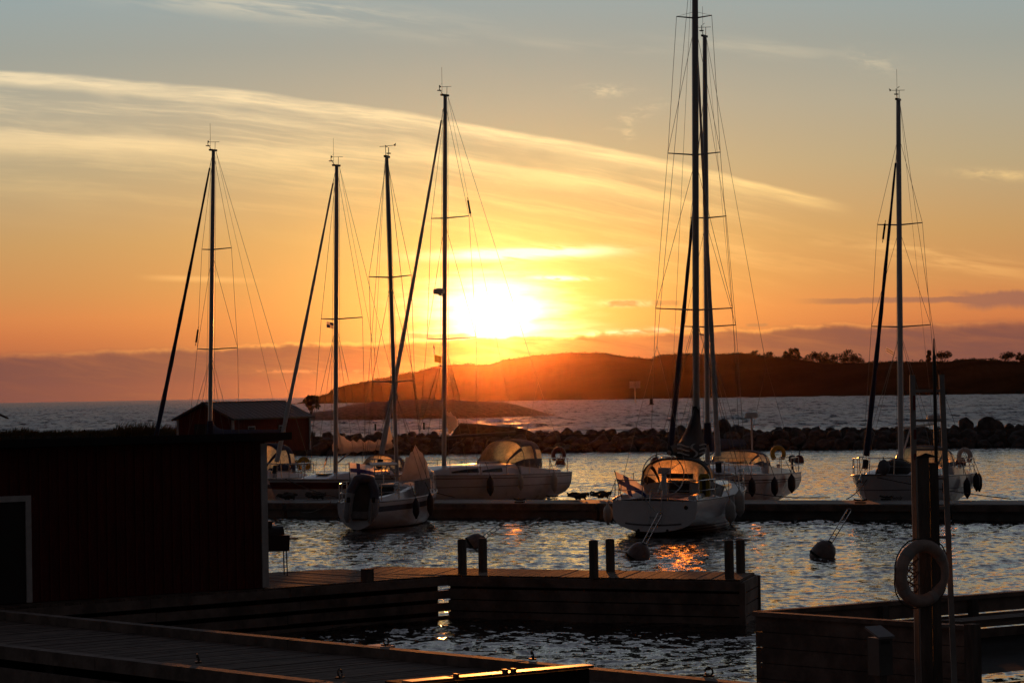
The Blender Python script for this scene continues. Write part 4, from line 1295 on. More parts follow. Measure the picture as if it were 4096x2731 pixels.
    # cockpit: coamings, dark well and companionway
    for sd in (1, -1):
        R_ = []
        for x in np.linspace(.05 * L, xa + .05, 8):
            w = min(half(x / L) - .20, cw + .12); z0 = deck_z(x / L, .7) - .03; hh = .12 + .20 * (x / xa) ** 1.5
            R_.append([Vector((x, sd * w, z0)), Vector((x, sd * (w - .04), z0 + hh)), Vector((x, sd * (w - .20), z0 + hh + .01)), Vector((x, sd * (w - .30), z0 - .02))])
        MB().loft(R_).build('coaming', M_GEL, root, smooth=40)
    wz = deck_z(.1, 0) + .006
    m = MB(); w2 = min(half(.05) - .55, .62)
    m.box((xa * .55, 0, wz + .005), (xa * .86, w2 * 2, .012)); m.build('cockpit_floor', M_GREYCLOTH, root)
    m = MB(); m.box((xa - .016, 0, cab_base(xa) + ch * .48), (.02, .62, ch * .96)); m.build('companionway', M_DARKGLASS, root)
    m = MB(); m.box((xa + .45, 0, cab_base(xa) + cab_h(xa) * 1.07 + .02), (.8, .66, .05)); m.build('sliding_hatch', M_DECK, root)
    m = MB(); m.box((xb - .75, 0, b.cab_top(xb - .75) + .005), (.5, .5, .05)); m.build('fore_hatch', M_DARKGLASS, root)
    # rails
    def rail_pts(sd, z, t): return Vector((xpos(t, zs(t)), sd * (half(t) - .05), zs(t) + z))
    m = MB(); hz = .58
    bow_t = [.86, .92, .97]
    pp = [rail_pts(1, hz, t) for t in bow_t] + [Vector((L + .06, .10, zs(1) + hz + .02)), Vector((L + .06, -.10, zs(1) + hz + .02))] + [rail_pts(-1, hz, t) for t in bow_t[::-1]]
    m.tube(pp, .0145, 6)
    for t in (.86, .965):
        for sd in (1, -1): m.tube([rail_pts(sd, 0, t + .005), rail_pts(sd, hz, t)], .0145, 6)
    m.tube([rail_pts(1, hz * .52, .86), rail_pts(1, hz * .52, .965)], .011, 6); m.tube([rail_pts(-1, hz * .52, .86), rail_pts(-1, hz * .52, .965)], .011, 6)
    m.build('pulpit', M_STEEL, root, smooth=60)
    m = MB()
    for sd in (1, -1):
        m.tube([rail_pts(sd, hz, .16), rail_pts(sd, hz, .04), Vector((.06, sd * (half(0) - .12), zs(0) + hz)), Vector((.05, sd * .38, zs(0) + hz))], .0145, 6)
        m.tube([rail_pts(sd, hz * .5, .16), rail_pts(sd, hz * .5, .03), Vector((.05, sd * .38, zs(0) + hz * .5))], .011, 6)
        for p in (rail_pts(sd, hz, .16), rail_pts(sd, hz, .025), Vector((.05, sd * .38, zs(0) + hz))):
            m.tube([Vector((p.x, p.y, zs(0) - .0)), p], .0145, 6)
    m.build('pushpit', M_STEEL, root, smooth=60)
    for t in (.30, .44, .58, .72):
        for sd in (1, -1):
            m = MB(); m.tube([rail_pts(sd, 0, t), rail_pts(sd, hz, t)], .0125, 6); m.build('stanchion', M_STEEL, root)
    for sd in (1, -1):
        for z in (hz, hz * .52):
            m = MB(); m.tube([rail_pts(sd, z, t) for t in (.16, .30, .44, .58, .72, .86)], .006, 5); m.build('lifeline', M_WIRE, root)
    # mast, spreaders, standing rigging
    rk = math.tan(math.radians(rake))
    zf = b.cab_top(mx) - .02
    def mp(z): return Vector((mx - (z - zf) * rk, 0, z))
    b.mp = mp
    mm = mast_mat or M_ALU
    m = MB(); m.tube([mp(zf), mp(zf + (top_z - zf) * .8), mp(top_z - .1), mp(top_z)], [(mast_r * 1.35, mast_r), (mast_r * 1.3, mast_r * .98), (mast_r * 1.1, mast_r * .8), (mast_r * 1.1, mast_r * .8)], 12)
    mo = m.build('mast', mm, root, smooth=40)
    m = MB(); m.box(mp(top_z) + Vector((.02, 0, .03)), (.42, .09, .07)); m.build('masthead', M_BLACK, mo)
    if wind:
        m = MB(); q = mp(top_z); m.tube([q + Vector((-.10, 0, .05)), q + Vector((-.12, 0, .36))], .010, 6)
        m.tube([q + Vector((-.12, -.26, .37)), q + Vector((-.12, .20, .35))], .009, 6)
        m.add([q + Vector((-.12, -.26, .37)), q + Vector((-.12, -.36, .45)), q + Vector((-.12, -.34, .34)), q + Vector((-.10, -.26, .37))], [(0, 1, 2), (3, 2, 1)])
        m.build('wind_vane', M_BLACK, mo)
        m = MB(); m.tube([q + Vector((.15, 0, .05)), q + Vector((.42, .06, .22))], .010, 6); m.tube([q + Vector((.42, .06, .20)), q + Vector((.42, .06, .36))], .013, 6)
        m.add([q + Vector((.40, .06, .36)), q + Vector((.36, .16, .45)), q + Vector((.44, .18, .40))], [(0, 1, 2)]); m.box(q + Vector((.42, .06, .17)), (.12, .12, .03))
        m.build('anemometer', M_BLACK, mo)
    if antenna:
        q = mp(top_z); m = MB(); m.tube([q + Vector((.22, .03, .06)), q + Vector((.22, .03, 1.05))], .006, 5); m.build('antenna', M_BLACK, mo)
    wire = lambda *p, r=.0072, n='shroud': MB().tube(list(p), r, 5).build(n, M_WIRE, root)
    chain = lambda sd, dx=0.0: Vector((mx - .12 + dx, sd * (half(mx / L) - .10), zs(mx / L)))
    hound = genoa[2] if genoa and genoa[2] else top_z
    tips = []
    for (z, hw, sw) in spreaders:
        for sd in (1, -1):
            q = mp(z); tip = q + Vector((-sw, sd * hw, .05))
            m = MB(); m.tube([q, tip], [(.035, .018), (.022, .012)], 8); m.build('spreader', mm, mo)
    for sd in (1, -1):
        pts = [chain(sd)] + [mp(z) + Vector((-sw, sd * hw, .05)) for z, hw, sw in spreaders] + [mp(min(top_z - .05, hound + .2))]
        wire(*pts)
        for i, (z, hw, sw) in enumerate(spreaders):
            a = chain(sd, .02 - .30 * (i == 0)) if i == 0 else mp(spreaders[i - 1][0]) + Vector((-spreaders[i - 1][2], sd * spreaders[i - 1][1], .05))
            wire(a, mp(z - .15), n='lower_shroud')
        wire(chain(sd, .55), mp(spreaders[0][0] - .25), n='lower_shroud')
    tz = mp(top_z) + Vector((-.16, 0, 0))
    if backstays == 2:
        sp = mp(top_z * .38); s0 = Vector((.25, 0, top_z * .30))
        wire(tz, s0, n='backstay')
        for sd in (1, -1): wire(s0, Vector((.08, sd * (half(0) - .12), zs(0))), n='backstay')
    else: wire(tz, Vector((.05, 0, zs(0))), n='backstay')
    # running lines along the mast and topping lift
    wire(mp(zf + .3) + Vector((-.18, .07, 0)), mp(top_z - .2) + Vector((-.14, .02, 0)), r=.006, n='halyard')
    wire(mp(zf + .2) + Vector((.2, -.08, 0)), mp(top_z - .5) + Vector((.13, -.02, 0)), r=.006, n='halyard')
    # forestay with the rolled genoa
    stem = Vector((L - .28, 0, zs(1) + .02)); hd = mp(hound) + Vector((.10, 0, 0))
    b.stem = stem
    wire(stem, hd, n='forestay', r=.009)
    if genoa:
        mat, f1, _z, rad = genoa[:4]
        ln = lambda f: stem.lerp(hd, f) + Vector((-math.sin(f * math.pi) * .05, 0, 0))
        m = MB(); fsx = np.linspace(.055, f1, 26)
        m.tube([ln(f) for f in fsx], [rad * (1.15 - .75 * i / 25) * (1 + .10 * math.sin(i * 1.7)) for i in range(26)], 9)
        go = m.build('rolled_genoa', mat, root, smooth=60)
        m = MB(); m.tube([ln(.018), ln(.040)], [.10, .10], 12); m.build('furling_drum', M_BLACK, go)
        if len(genoa) > 4 and genoa[4]:
            c0, c1 = ln(genoa[4]), ln(genoa[4] - .055)
            m = MB(); pk = c1 + Vector((-.42, .10, .12))
            m.add([c0 + Vector((-.02, .03, 0)), c1 + Vector((-.02, .03, -.1)), pk, c0 + Vector((-.03, -.03, 0)), c1 + Vector((-.03, -.03, -.1)), pk + Vector((0, -.04, 0))], [(0, 1, 2), (5, 4, 3), (0, 2, 5, 3), (1, 4, 5, 2)])
            m.build('clew', M_WHITECLOTH, go)
            wire(pk, Vector((mx - .6, .75, deck_z(mx / L) + .3)), r=.009, n='sheet')
    # boom and sail
    if boom:
        bl, bz, style, mat, peak = boom[:5]
        bz0 = bz; e0 = mp(bz0) + Vector((-.10, 0, 0)); e1 = e0 + Vector((-bl, boom[5] if len(boom) > 5 else 0, .02 * bl))
        m = MB(); m.tube([e0, e1], [(.075, .055), (.065, .05)], 10); bo = m.build('boom', mm, root, smooth=40)
        wire(e1, tz, r=.005, n='topping_lift')
        wire(e1.lerp(e0, .1), Vector((max(.5, e1.x + .1), 0, deck_z(.1) + .2)), r=.012, n='mainsheet')
        m = MB(); m.tube([mp(zf + .35) + Vector((-.12, 0, 0)), e0.lerp(e1, .30)], .03, 8); m.build('kicker', mm, root)
        if style in ('cover', 'flaked'):
            rings = []; n = 26; r = random.Random(int(L * 100))
            for i in range(n):
                f = i / (n - 1); c = e0.lerp(e1, f * .97 + .005) if True else e0
                wob = (0 if style == 'cover' else 1)
                hh = (.34 - .16 * f) + (peak * math.exp(-(f * bl / (boom[8] if len(boom) > 8 else .30)) ** 1.2)) + wob * .07 * r.uniform(-1, 1) + wob * .15 * math.exp(-((f - .92) / .08) ** 2)
                w = (.17 - .07 * f) * (1 + wob * .35 * r.uniform(-.5, 1)) + boom[6] * math.exp(-((f - .25) / .3) ** 2) if len(boom) > 6 else (.17 - .06 * f) * (1 + wob * .4 * r.uniform(-.4, 1))
                lo = -.10 - wob * .08 * r.random() - (boom[7] * math.exp(-((f - .35) / .25) ** 2) if len(boom) > 7 else 0)
                ring = []
                for k in range(14):
                    a = 2 * math.pi * k / 14
                    yy = math.sin(a) * w * (1 + wob * .25 * r.uniform(-1, 1)) ; zz = math.cos(a)
                    z = (hh * (zz if zz > 0 else 0)) + (lo * -zz if zz < 0 else 0)
                    sh = 1.0 if zz <= 0 else (1 - .55 * zz)
                    ring.append(c + Vector((wob * .03 * r.uniform(-1, 1) + (f < .02) * .16 * max(0, zz) * 0, yy * sh, z)))
                rings.append(ring)
            m = MB(); m.loft(rings)
            b.cover = m.build('sail_cover' if style == 'cover' else 'flaked_sail', mat, root, smooth=70 if style == 'cover' else 50)
            if style == 'cover':
                pts = [e0 + Vector((.0, 0, -.12)), e0 + Vector((.06, 0, peak * .5)), mp(bz + peak + .34)]
                m = MB(); m.tube(pts, [(.18, .17), (.16, .15), (.12, .12)], 12); m.build('mast_collar', mat, root, smooth=60)
        b.boom_ends = (e0, e1)
    # sprayhood
    if hood:
        fm, wm, zt, x0, x1, hw = hood[:6]         # cloth, window, height over deck, front, aft (m from transom), half width
        nI, nJ = 12, 18
        zb = lambda x: (b.cab_top(x) - .10 if x > xa else cab_base(xa) + ch * .55)
        G = []
        for i in range(nI + 1):
            u = i / nI; x = x0 + (x1 - x0) * u
            rise = math.sin(min(1, u / .55) * math.pi / 2) ** .85
            zc0 = b.cab_top(x0) - .02
            zt_ = zc0 + (zt - zc0) * rise - .05 * max(0, (u - .75) / .25) ** 2
            w = hw * (.80 + .20 * min(1, u * 2.2))
            row = []
            for j in range(nJ + 1):
                th = math.pi * j / nJ; c, s = math.cos(th), max(0.0, math.sin(th))
                yy = math.copysign(abs(c) ** .62, c) * w; s2 = s ** .62
                lo = cab_base(max(x, xa)) + (ch * .72 if x > xa else ch * .45)
                lo = lo + .0
                row.append(Vector((x + (0.28 * s2 * (1 - u) ** 1.5 * -1 if u < .6 else 0) * 0 , yy, lo + (zt_ - lo) * s2)))
            G.append(row)
        cloth, panes = MB(), {}
        for i in range(nI):
            for j in range(nJ):
                pane = None
                u = (i + .5) / nI
                if i <= 4 and 4 <= j <= 13 and i >= 0: pane = 'front' if j not in (8,) or True else None
                if 4 <= i <= 8 and (1 <= j <= 3 or 14 <= j <= 16): pane = 'side' if not (i == 4 and j in (3, 14)) else None
                if i < 4 and (j in (1, 2) or j in (15, 16)): pane = 'quarter'
                if 10 <= i <= 11 and (j in (1, 2, 15, 16)) and len(hood) > 6: pane = 'aft'
                q = [G[i][j], G[i + 1][j], G[i + 1][j + 1], G[i][j + 1]]
                if pane is None: cloth.add(q, [(0, 1, 2, 3)])
                else: panes.setdefault((pane, (0 if pane == 'front' and j < 9 else 1) if pane == 'front' else (0 if j < 9 else 1)), MB()).add(q, [(0, 1, 2, 3)])
        ho = cloth.build('sprayhood', fm, root, smooth=70, weld=True)
        sm = ho.modifiers.new('thickness', 'SOLIDIFY'); sm.thickness = .012
        for k, q in panes.items(): q.build('hood_window', wm, ho, smooth=70, weld=True)
        for i in (5, 9):
            m = MB(); m.tube([p - Vector((0, 0, .015)) for p in G[i]], .014, 6); m.build('hood_hoop', M_STEEL, ho)
    if wheel:
        wx, wr = wheel
        m = MB(); z0 = deck_z(.15) + .62
        m.tube([Vector((wx - .05 * math.sin(t), wr * math.cos(t), z0 + wr * math.sin(t))) for t in np.linspace(0, 2 * math.pi * 27 / 28, 28)], .016, 6, closed=True)
        for k in range(5): m.tube([(wx, 0, z0), (wx - .05 * math.sin(k * 1.2566), wr * math.cos(k * 1.2566), z0 + wr * math.sin(k * 1.2566))], .010, 5)
        m.build('steering_wheel', M_STEEL, root)
        m = MB(); m.tube([(wx + .12, 0, deck_z(.15)), (wx + .1, 0, z0 + .05)], [.10, .07], 8); m.box((wx + .12, 0, z0 + .12), (.14, .34, .18)); m.build('binnacle', M_GEL, root)
    # winches
    for sd in (1, -1):
        m = MB(); x = xa * .62; m.lathe([(.07, 0), (.055, .06), (.075, .15), (.06, .17)], (x, sd * (min(half(x / L) - .20, cw + .12) - .12), deck_z(x / L, .7) + .16), seg=12); m.build('winch', M_STEEL, root, smooth=40)
    return b
def local(b, p): return b.mw @ Vector(p)
def side_at_px(b, px, sd=1, zf=1.0):
    best, bt = 1e9, 0
    for i in range(201):
        t = i / 200; q = b.hp(t, b.zs(t) * zf); w = local(b, (q.x, q.y * sd, q.z))
        e = abs(proj(w)[0] - px)
        if e < best: best, bt = e, t
    return bt

# far side of the pontoon, from the left
bA = make_boat('leftmost sloop, white hull half hidden by the red hut, navy boom cover', 838, 1890, 106.0, 31.5, 9.6, 3.1, .95, 1.22, 5.55, 13.75, rake=2.6,
               stripes=((.80, .62, 1),), spreaders=((6.06, .98, .40), (9.92, .72, .28)), genoa=(M_NAVYCLOTH, .965, 13.5, .085, .135),
               boom=(4.5, 2.62, 'cover', M_NAVYCLOTH, .35), hood=(M_NAVYCLOTH, M_FOIL, 2.36, 2.95, 1.30, 1.0, 1), cabin=(.28, .70, .36, 1.0), windows=((.33, .52, .3, .72),), wheel=False)
bB = make_boat('white sloop with broad dark red hull stripe and white sail heaped on its boom', 1342, 1880, 103.5, 34.0, 9.3, 3.05, .92, 1.18, 5.3, 12.85, rake=1.9,
               stripes=((.92, .70, 2),), spreaders=((7.07, .98, .35),), genoa=(M_SAIL, .965, 12.6, .075), boom=(3.5, 2.15, 'flaked', M_WHITECLOTH, .45),
               hood=(M_GREYCLOTH, M_FOIL, 1.90, 3.0, 1.9, 0.80), cabin=(.29, .72, .36, 1.0), windows=((.34, .42, .3, .75), (.44, .52, .3, .75)), backstays=1)
bC = make_boat('broadside white cruising yacht with big glowing sprayhood windows', 1776, 1846, 101.3, 36.5, 10.4, 3.35, 1.08, 1.32, 6.25, 15.2, rake=1.9, tr=.80, stern_rake=-.10,
               stripes=((.93, .90, 3), (.665, .645, 3), (.12, .05, 3)), spreaders=((6.2, 1.15, .42), (10.67, .88, .32)), genoa=(M_SAIL, .965, 14.75, .085, .14),
               boom=(4.3, 2.58, 'none', M_SAIL, 0), hood=(M_GREYCLOTH, M_FOILWARM, 2.42, 3.35, 1.45, .98, 1), cabin=(.30, .80, .42, 1.15), windows=((.40, .52, .28, .66), (.54, .68, .28, .7)), wheel=(1.05, .42), fullness=3.6)
bE = make_boat('white yacht with navy boom cover, two cove lines and a radar post at its stern', 2830, 1832, 96.4, 26.5, 9.9, 3.3, 1.05, 1.34, 6.1, 16.6, rake=1.8,
               stripes=((.86, .82, 1), (.78, .75, 1)), spreaders=((6.37, .98, .30), (10.2, .68, .22)), genoa=(M_NAVYCLOTH, .80, 14.6, .09),
               boom=(3.4, 2.12, 'cover', M_NAVYCLOTH, .55), hood=(M_GREYCLOTH, M_FOIL, 1.98, 3.95, 2.6, 1.0, 1), cabin=(.32, .76, .40, 1.05), windows=((.37, .46, .3, .7), (.48, .58, .3, .7)))
bF = make_boat('white sloop at far right, bow toward the pontoon, name lettered on its side', 3603, 1848, 94.0, 25.0, 9.7, 3.2, 1.0, 1.28, 5.35, 14.0, rake=2.6,
               stripes=((.62, .60, 1),), spreaders=((6.2, 1.05, .12), (9.7, .80, .08)), genoa=(M_NAVYCLOTH, .93, 12.6, .085),
               boom=(3.8, 2.75, 'none', M_SAIL, 0), hood=(M_GREYCLOTH, M_FOIL, 2.08, 3.4, 2.1, 1.0, 1), cabin=(.30, .74, .34, 1.05), windows=((.36, .55, .35, .7),), mast_mat=M_WHITESPAR)
# near side
bD = make_boat('white racing cruiser, stern to the viewer, with glowing sprayhood and black sail bag', 2779, 1806, 84.8, 15.0, 10.2, 3.35, 1.02, 1.25, 6.1, 18.2, far=False, heel=1.2, rake=1.2, tr=.74, stern_rake=.32,
               stripes=((.30, .25, 1), (.20, .15, 1), (.10, .05, 1)), spreaders=((6.63, 1.20, .30), (11.4, .82, .22), (15.6, .55, .15)), genoa=(M_SAIL, .92, 15.6, .08),
               boom=(4.0, 2.28, 'cover', M_BLACKCLOTH, 1.05, .0, .30, .16, .95), hood=(M_BLACKCLOTH, M_FOILDIM, 2.17, 4.15, 2.85, 1.04), cabin=(.34, .78, .34, 1.1), windows=((.40, .66, .35, .7),), wheel=(1.15, .62), mast_r=.095, stern_lift=.13, fullness=5.0)
bG = make_boat('small white yacht, stern to the viewer, with grey dinghy hoisted across its transom', 1589, 1893, 89.6, 14.5, 7.7, 2.45, .85, 1.05, 4.15, 11.9, far=False, heel=-0.4, mast_r=.062, rake=1.6, tr=.56, stern_rake=.28,
               stripes=((.86, .66, 1),), spreaders=((4.6, .72, .05), (8.0, .72, .05)), genoa=None, boom=(2.9, 1.95, 'none', M_SAIL, 0, .0),
               cabin=(.36, .80, .36, .85), windows=((.42, .60, .3, .7),), backstays=1, antenna=False, stern_lift=.02)

# radar dome on the mast of the broadside yacht
def radar_dome(parent_mast_pt, par, r=.21):
    m = MB(); c = parent_mast_pt
    m.lathe([(r * .5, -.10), (r * .95, -.08), (r, 0), (r * .9, .09), (r * .3, .13)], (c.x, c.y, c.z), seg=18)
    return m.build('radar_dome', M_WHITESPAR, par, smooth=50)
mastC = [o for o in bC.root.children if o.name.startswith('mast')][0]
q = bC.mp(7.95) + Vector((.34, 0, 0)); rd = radar_dome(q, mastC, .22)
m = MB(); m.beam(bC.mp(7.80), q + Vector((0, 0, -.12)), .06, .05); m.build('radar_bracket', M_ALU, mastC)
for o in bC.root.children:
    if o.name.split('.')[0] in ('boom', 'kicker'): o.data.materials[0] = M_IRON
# sail heap left at the gooseneck of the broadside yacht
G = []; r_ = random.Random(4)
for i in range(10):
    u = i / 9; c = bC.mp(3.5 - .75 * u) + Vector((-.12 - .30 * math.sin(u * 2.6) - .05 * u, 0, 0))
    w = .06 + .17 * math.sin(math.pi * min(1, u + .1)) ** .8
    G.append([c + Vector((math.cos(a) * w * 1.3 * r_.uniform(.75, 1.2), math.sin(a) * w * r_.uniform(.7, 1.2), .05 * r_.uniform(-1, 1))) for a in np.linspace(0, 2 * math.pi * 11 / 12, 12)])
MB().loft(G).build('gathered_mainsail', M_WHITECLOTH, bC.root, smooth=60)
# radar posts at the sterns
def radar_post(b, x, y, z, r, tall):
    m = MB(); m.tube([(x, y, b.zs(0)), (x, y, z)], .035, 8); p = m.build('radar_post', M_WHITESPAR, b.root)
    m = MB(); m.lathe([(r * .7, 0), (r, .03), (r, .16), (r * .8, .22)], (x, y, z), seg=18); m.build('radar_dome', M_WHITESPAR, p, smooth=50)
def local_at(b, px, py, x):
    """local y and z on the cross plane x of a boat that shows at this pixel"""
    o = b.mw.inverted() @ CAMO; d = (b.mw.inverted().to_3x3() @ ray(px, py))
    k = (x - o.x) / d.x; return o + d * k
p = local_at(bE, 3006, 1672, 1.0); radar_post(bE, 1.0, max(-1.1, min(1.1, p.y)), p.z, .26, 0)
p = local_at(bF, 3737, 1683, 1.2); radar_post(bF, 1.2, max(-1.1, min(1.1, p.y)), p.z, .26, 0)
# legs of the stern ladder on the near yacht, drains and lines on its transom
def transom_kit(b):
    z0 = b.zs(0)
    tx = lambda z: b.hp(0, z).x - .012
    m = MB()
    for s in (-.17, .17): m.tube([(tx(.34) - .03, -.05 + s, .36), (tx(z0) - .03, -.05 + s, z0 + .30)], .014, 6)
    m.tube([(tx(z0) - .03, -.22, z0 + .30), (tx(z0) - .03, -.14, z0 + .36), (tx(z0) - .03, .04, z0 + .36), (tx(z0) - .03, .12, z0 + .30)], .014, 6)
    for z in (.36, .56): m.tube([(tx(z) - .03, -.22, z), (tx(z) - .03, .12, z)], .014, 6)
    m.build('boarding_ladder', M_STEEL, b.root)
    m = MB(); pts = [(tx(.34 - .0) - .004, -1 * (u * .82), .36 - .05 * (1 - u * u)) for u in np.linspace(-1, 1, 13)]
    m.grid([[Vector(p) , Vector((p[0], p[1], p[2] + .045))] for p in pts]); m.build('platform_seam', M_GREY, b.root)
    for y in (-.42, .42):
        m = MB(); m.lathe([(.04, 0), (.03, .012)], (tx(.2) , y, .19), Vector((-1, 0, 0)), 10); m.build('drain', M_BLACK, b.root)
    m = MB(); m.lathe([(.06, 0), (.05, .02)], (tx(.84), -.92, .84), Vector((-1, 0, 0)), 12); m.build('vent_cap', M_BLACK, b.root)
    # instrument pod over the companionway and a life-sling on the rail
    m = MB(); m.box((3.30, 0, 1.62), (.16, .9, .15)); m.build('instrument_pod', M_BLACK, b.root)
transom_kit(bD)
# white emblem on the black sail bag
def emblem(b):
    e0, e1 = b.boom_ends
    bm = b.cover.data; m = MB()
    def on(f, v):                             # f along the boom, v up the cloth on the starboard side
        c = e0.lerp(e1, f); w = (.17 - .07 * f) + .30 * math.exp(-((f - .25) / .3) ** 2); return c + Vector((-.02, -w * 1.02 - .02, .04 + v * .20))
    for r in range(3):
        for s0, s1 in ((.12, .38), (.56, .86)):
            G = []
            for f in np.linspace(s0, s1, 8):
                v = .75 - r * .62 + .22 * math.sin((f - .1) * 11)
                G.append([on(f, v - .10), on(f, v + .10)])
            m.grid(G)
    G = []
    for t in np.linspace(0, 1, 17):
        f = .47 + .05 * math.sin(t * 6.283); v = 1.05 - 2.0 * t
        G.append([on(f - .022, v), on(f + .022, v)])
    m.grid(G)
    m.build('emblem', pbr('emblem_print', (.42, .42, .42), .7), b.root)
emblem(bD)
# name on the side of the right-hand sloop
def hull_name(b, text, t_c, z, size, par):
    fc = bpy.data.curves.new('boat_name', 'FONT'); fc.body = text; fc.size = size; fc.extrude = .002; fc.shear = .3; fc.align_x = 'CENTER'
    tmp = bpy.data.objects.new('boat_name', fc); COL.objects.link(tmp)
    dg = bpy.context.evaluated_depsgraph_get(); me = bpy.data.meshes.new_from_object(tmp.evaluated_get(dg))
    bpy.data.objects.remove(tmp)
    # bend the letters onto the port side; they read from stern (right) ... bow is at the left of the picture
    for v in me.vertices:
        t = t_c - v.co.x / b.L
        q = b.hp(t, z + v.co.y); v.co = Vector((q.x, q.y + .006 + v.co.z, q.z))
    me.materials.clear(); me.materials.append(M_GREY)
    o = bpy.data.objects.new('boat_name', me); COL.objects.link(o); o.parent = par
    return o
hull_name(bF, 'Bellatrix', side_at_px(bF, 3574, 1, .4), .36, .30, bF.root)

# ------------------------------------------------------------------ fenders, flags, buoys, dinghy and lines
def fender(b, px, sd, length, r, mat, label, drop=.12, cat='fender', tie=.5):
    t = side_at_px(b, px, sd)
    q = b.hp(t, b.zs(t)); 
    p = local(b, (q.x, sd * (q.y + r + .02), b.zs(t) - drop))
    root = empty('fender', p, label=label, cat=cat, group='fenders hung along the yachts')
    m = MB(); m.lathe([(.03, -length - .06), (.05, -length), (r * .8, -length + .07), (r, -length + .16), (r, -.16), (r * .8, -.07), (.05, 0), (.03, .05)], seg=14); m.build('body', mat, root, smooth=50)
    rail = local(b, (q.x, sd * (q.y - .05), b.zs(t) + tie)) - p
    m = MB(); m.tube([(0, 0, .04), rail * .5 + Vector((0, 0, .03)), rail], .010, 5); m.build('lanyard', M_ROPE, root)
fender(bC, 1947, 1, .62, .13, M_FENDNAVY, 'dark fender amidships on the broadside yacht, below its windows', .06)
fender(bC, 2070, 1, .50, .11, M_FENDWHITE, 'pale fender on the broadside yacht, left of its stern fender', .02)
fender(bC, 2205, 1, .66, .12, M_FENDWHITE, 'long pale fender near the stern of the broadside yacht', .0)
fender(bE, 2992, 1, .55, .13, M_FENDNAVY, 'navy fender of the cove-line yacht nearest its mast', .14)
fender(bE, 3082, 1, .58, .13, M_FENDNAVY, 'navy fender in the middle of the cove-line yacht side', .12)
fender(bE, 3150, 1, .58, .14, M_FENDNAVY, 'navy fender at the stern quarter of the cove-line yacht', .04)
fender(bF, 3452, -1, .60, .12, M_FENDNAVY, 'black fender hanging ahead of the lettered sloop bow', .05)
fender(bF, 3767, 1, .55, .12, M_FENDNAVY, 'dark fender partly behind the ladder on the lettered sloop', .12)
fender(bF, 3851, 1, .62, .13, M_FENDNAVY, 'dark fender right of the ladder on the lettered sloop', .12)
fender(bF, 3890, 1, .56, .12, M_FENDNAVY, 'inner one of the two fenders at the lettered sloop stern', -.02)
fender(bF, 3902, 1, .56, .11, M_BLACK, 'outermost fender at the stern corner of the lettered sloop', .02)
fender(bD, 2898, -1, .62, .15, M_FENDWHITE, 'white fender on the starboard side of the stern-on racing cruiser', .10)
fender(bD, 2935, -1, .70, .15, M_FENDWHITE, 'white fender farthest forward on the stern-on racing cruiser', -.12)
fender(bD, 2450, 1, .50, .13, M_FENDWHITE, 'white fender at the left quarter of the stern-on racing cruiser', .15)
fender(bG, 1648, -1, .55, .11, M_FENDNAVY, 'navy fender near mid side of the dinghy-carrying small yacht', .02)
fender(bG, 1706, -1, .62, .11, M_FENDNAVY, 'navy fender forward on the dinghy-carrying small yacht', -.06)

def buoy(px, wpy, r, label, tilt=(0.0, 0.0), mat=None, rod=None, big=True):
    p = at_z(px, wpy, 0.0)
    root = empty('mooring_buoy', p, (tilt[0], tilt[1], 0), label, 'buoy', 'mooring buoys in the harbour basin' if big else 'far mooring buoys behind the yachts')
    m = MB(); m.lathe([(r * .45, -r * .7), (r * .85, -r * .4), (r * 1.0, .0), (r * .98, r * .35), (r * .86, r * .85), (r * .62, r * 1.22), (r * .3, r * 1.38), (.04, r * 1.42)], seg=22)
    m.build('float', mat or M_BUOYGREY, root, smooth=60)
    m = MB(); m.lathe([(r * 1.01, -.03), (r * 1.02, .03)], seg=22); m.build('waterline_weed', M_PITCH, root)
    if big:
        m = MB(); m.lathe([(.09, r * 1.36), (.05, r * 1.5)], seg=10); m.build('collar', M_BLACK, root)
        ln = rod or .8
        m = MB()
        for s in (-.05, .05): m.tube([(s, 0, r * 1.42), (s, 0, r * 1.42 + ln)], .014, 6)
        for f in (.25, .42, .75): m.tube([(-.05, 0, r * 1.42 + ln * f), (.05, 0, r * 1.42 + ln * f)], .012, 5)
        m.tube([(.05 * math.cos(t), 0, r * 1.42 + ln + .05 * math.sin(t)) for t in np.linspace(0, math.pi, 8)], .014, 6)
        m.build('pickup_rod', M_STEEL, root)
    else:
        m = MB(); m.tube([(0, 0, r * 1.4), (.05, 0, r * 1.4 + .35)], .03, 6); m.build('eye', M_BLACK, root)
    return root
b1 = buoy(1888, 2184, .29, 'mooring buoy half hidden behind the two left pier posts', (.0, .95), rod=.55)
b2 = buoy(2546, 2233, .30, 'leaning mooring buoy right in front of the stern-on racing cruiser', (.15, .50), rod=.85)
b3 = buoy(3284, 2227, .31, 'mooring buoy in open water left of the life ring', (.12, .55), rod=.9)
for px, py, lab in ((2241, 1858, 'far reddish buoy just off the broadside yacht stern'), (2622, 1856, 'far buoy seen over the black sprayhood'), (2830, 1866, 'far buoy seen left of the navy-covered mast foot'),
                    (3196, 1848, 'far dark buoy off the stern of the cove-line yacht'), (3842, 1858, 'far buoy beside the white ring buoy at the right')):
    buoy(px, py, .29, lab, (0, .05), M_ORANGE, big=False)

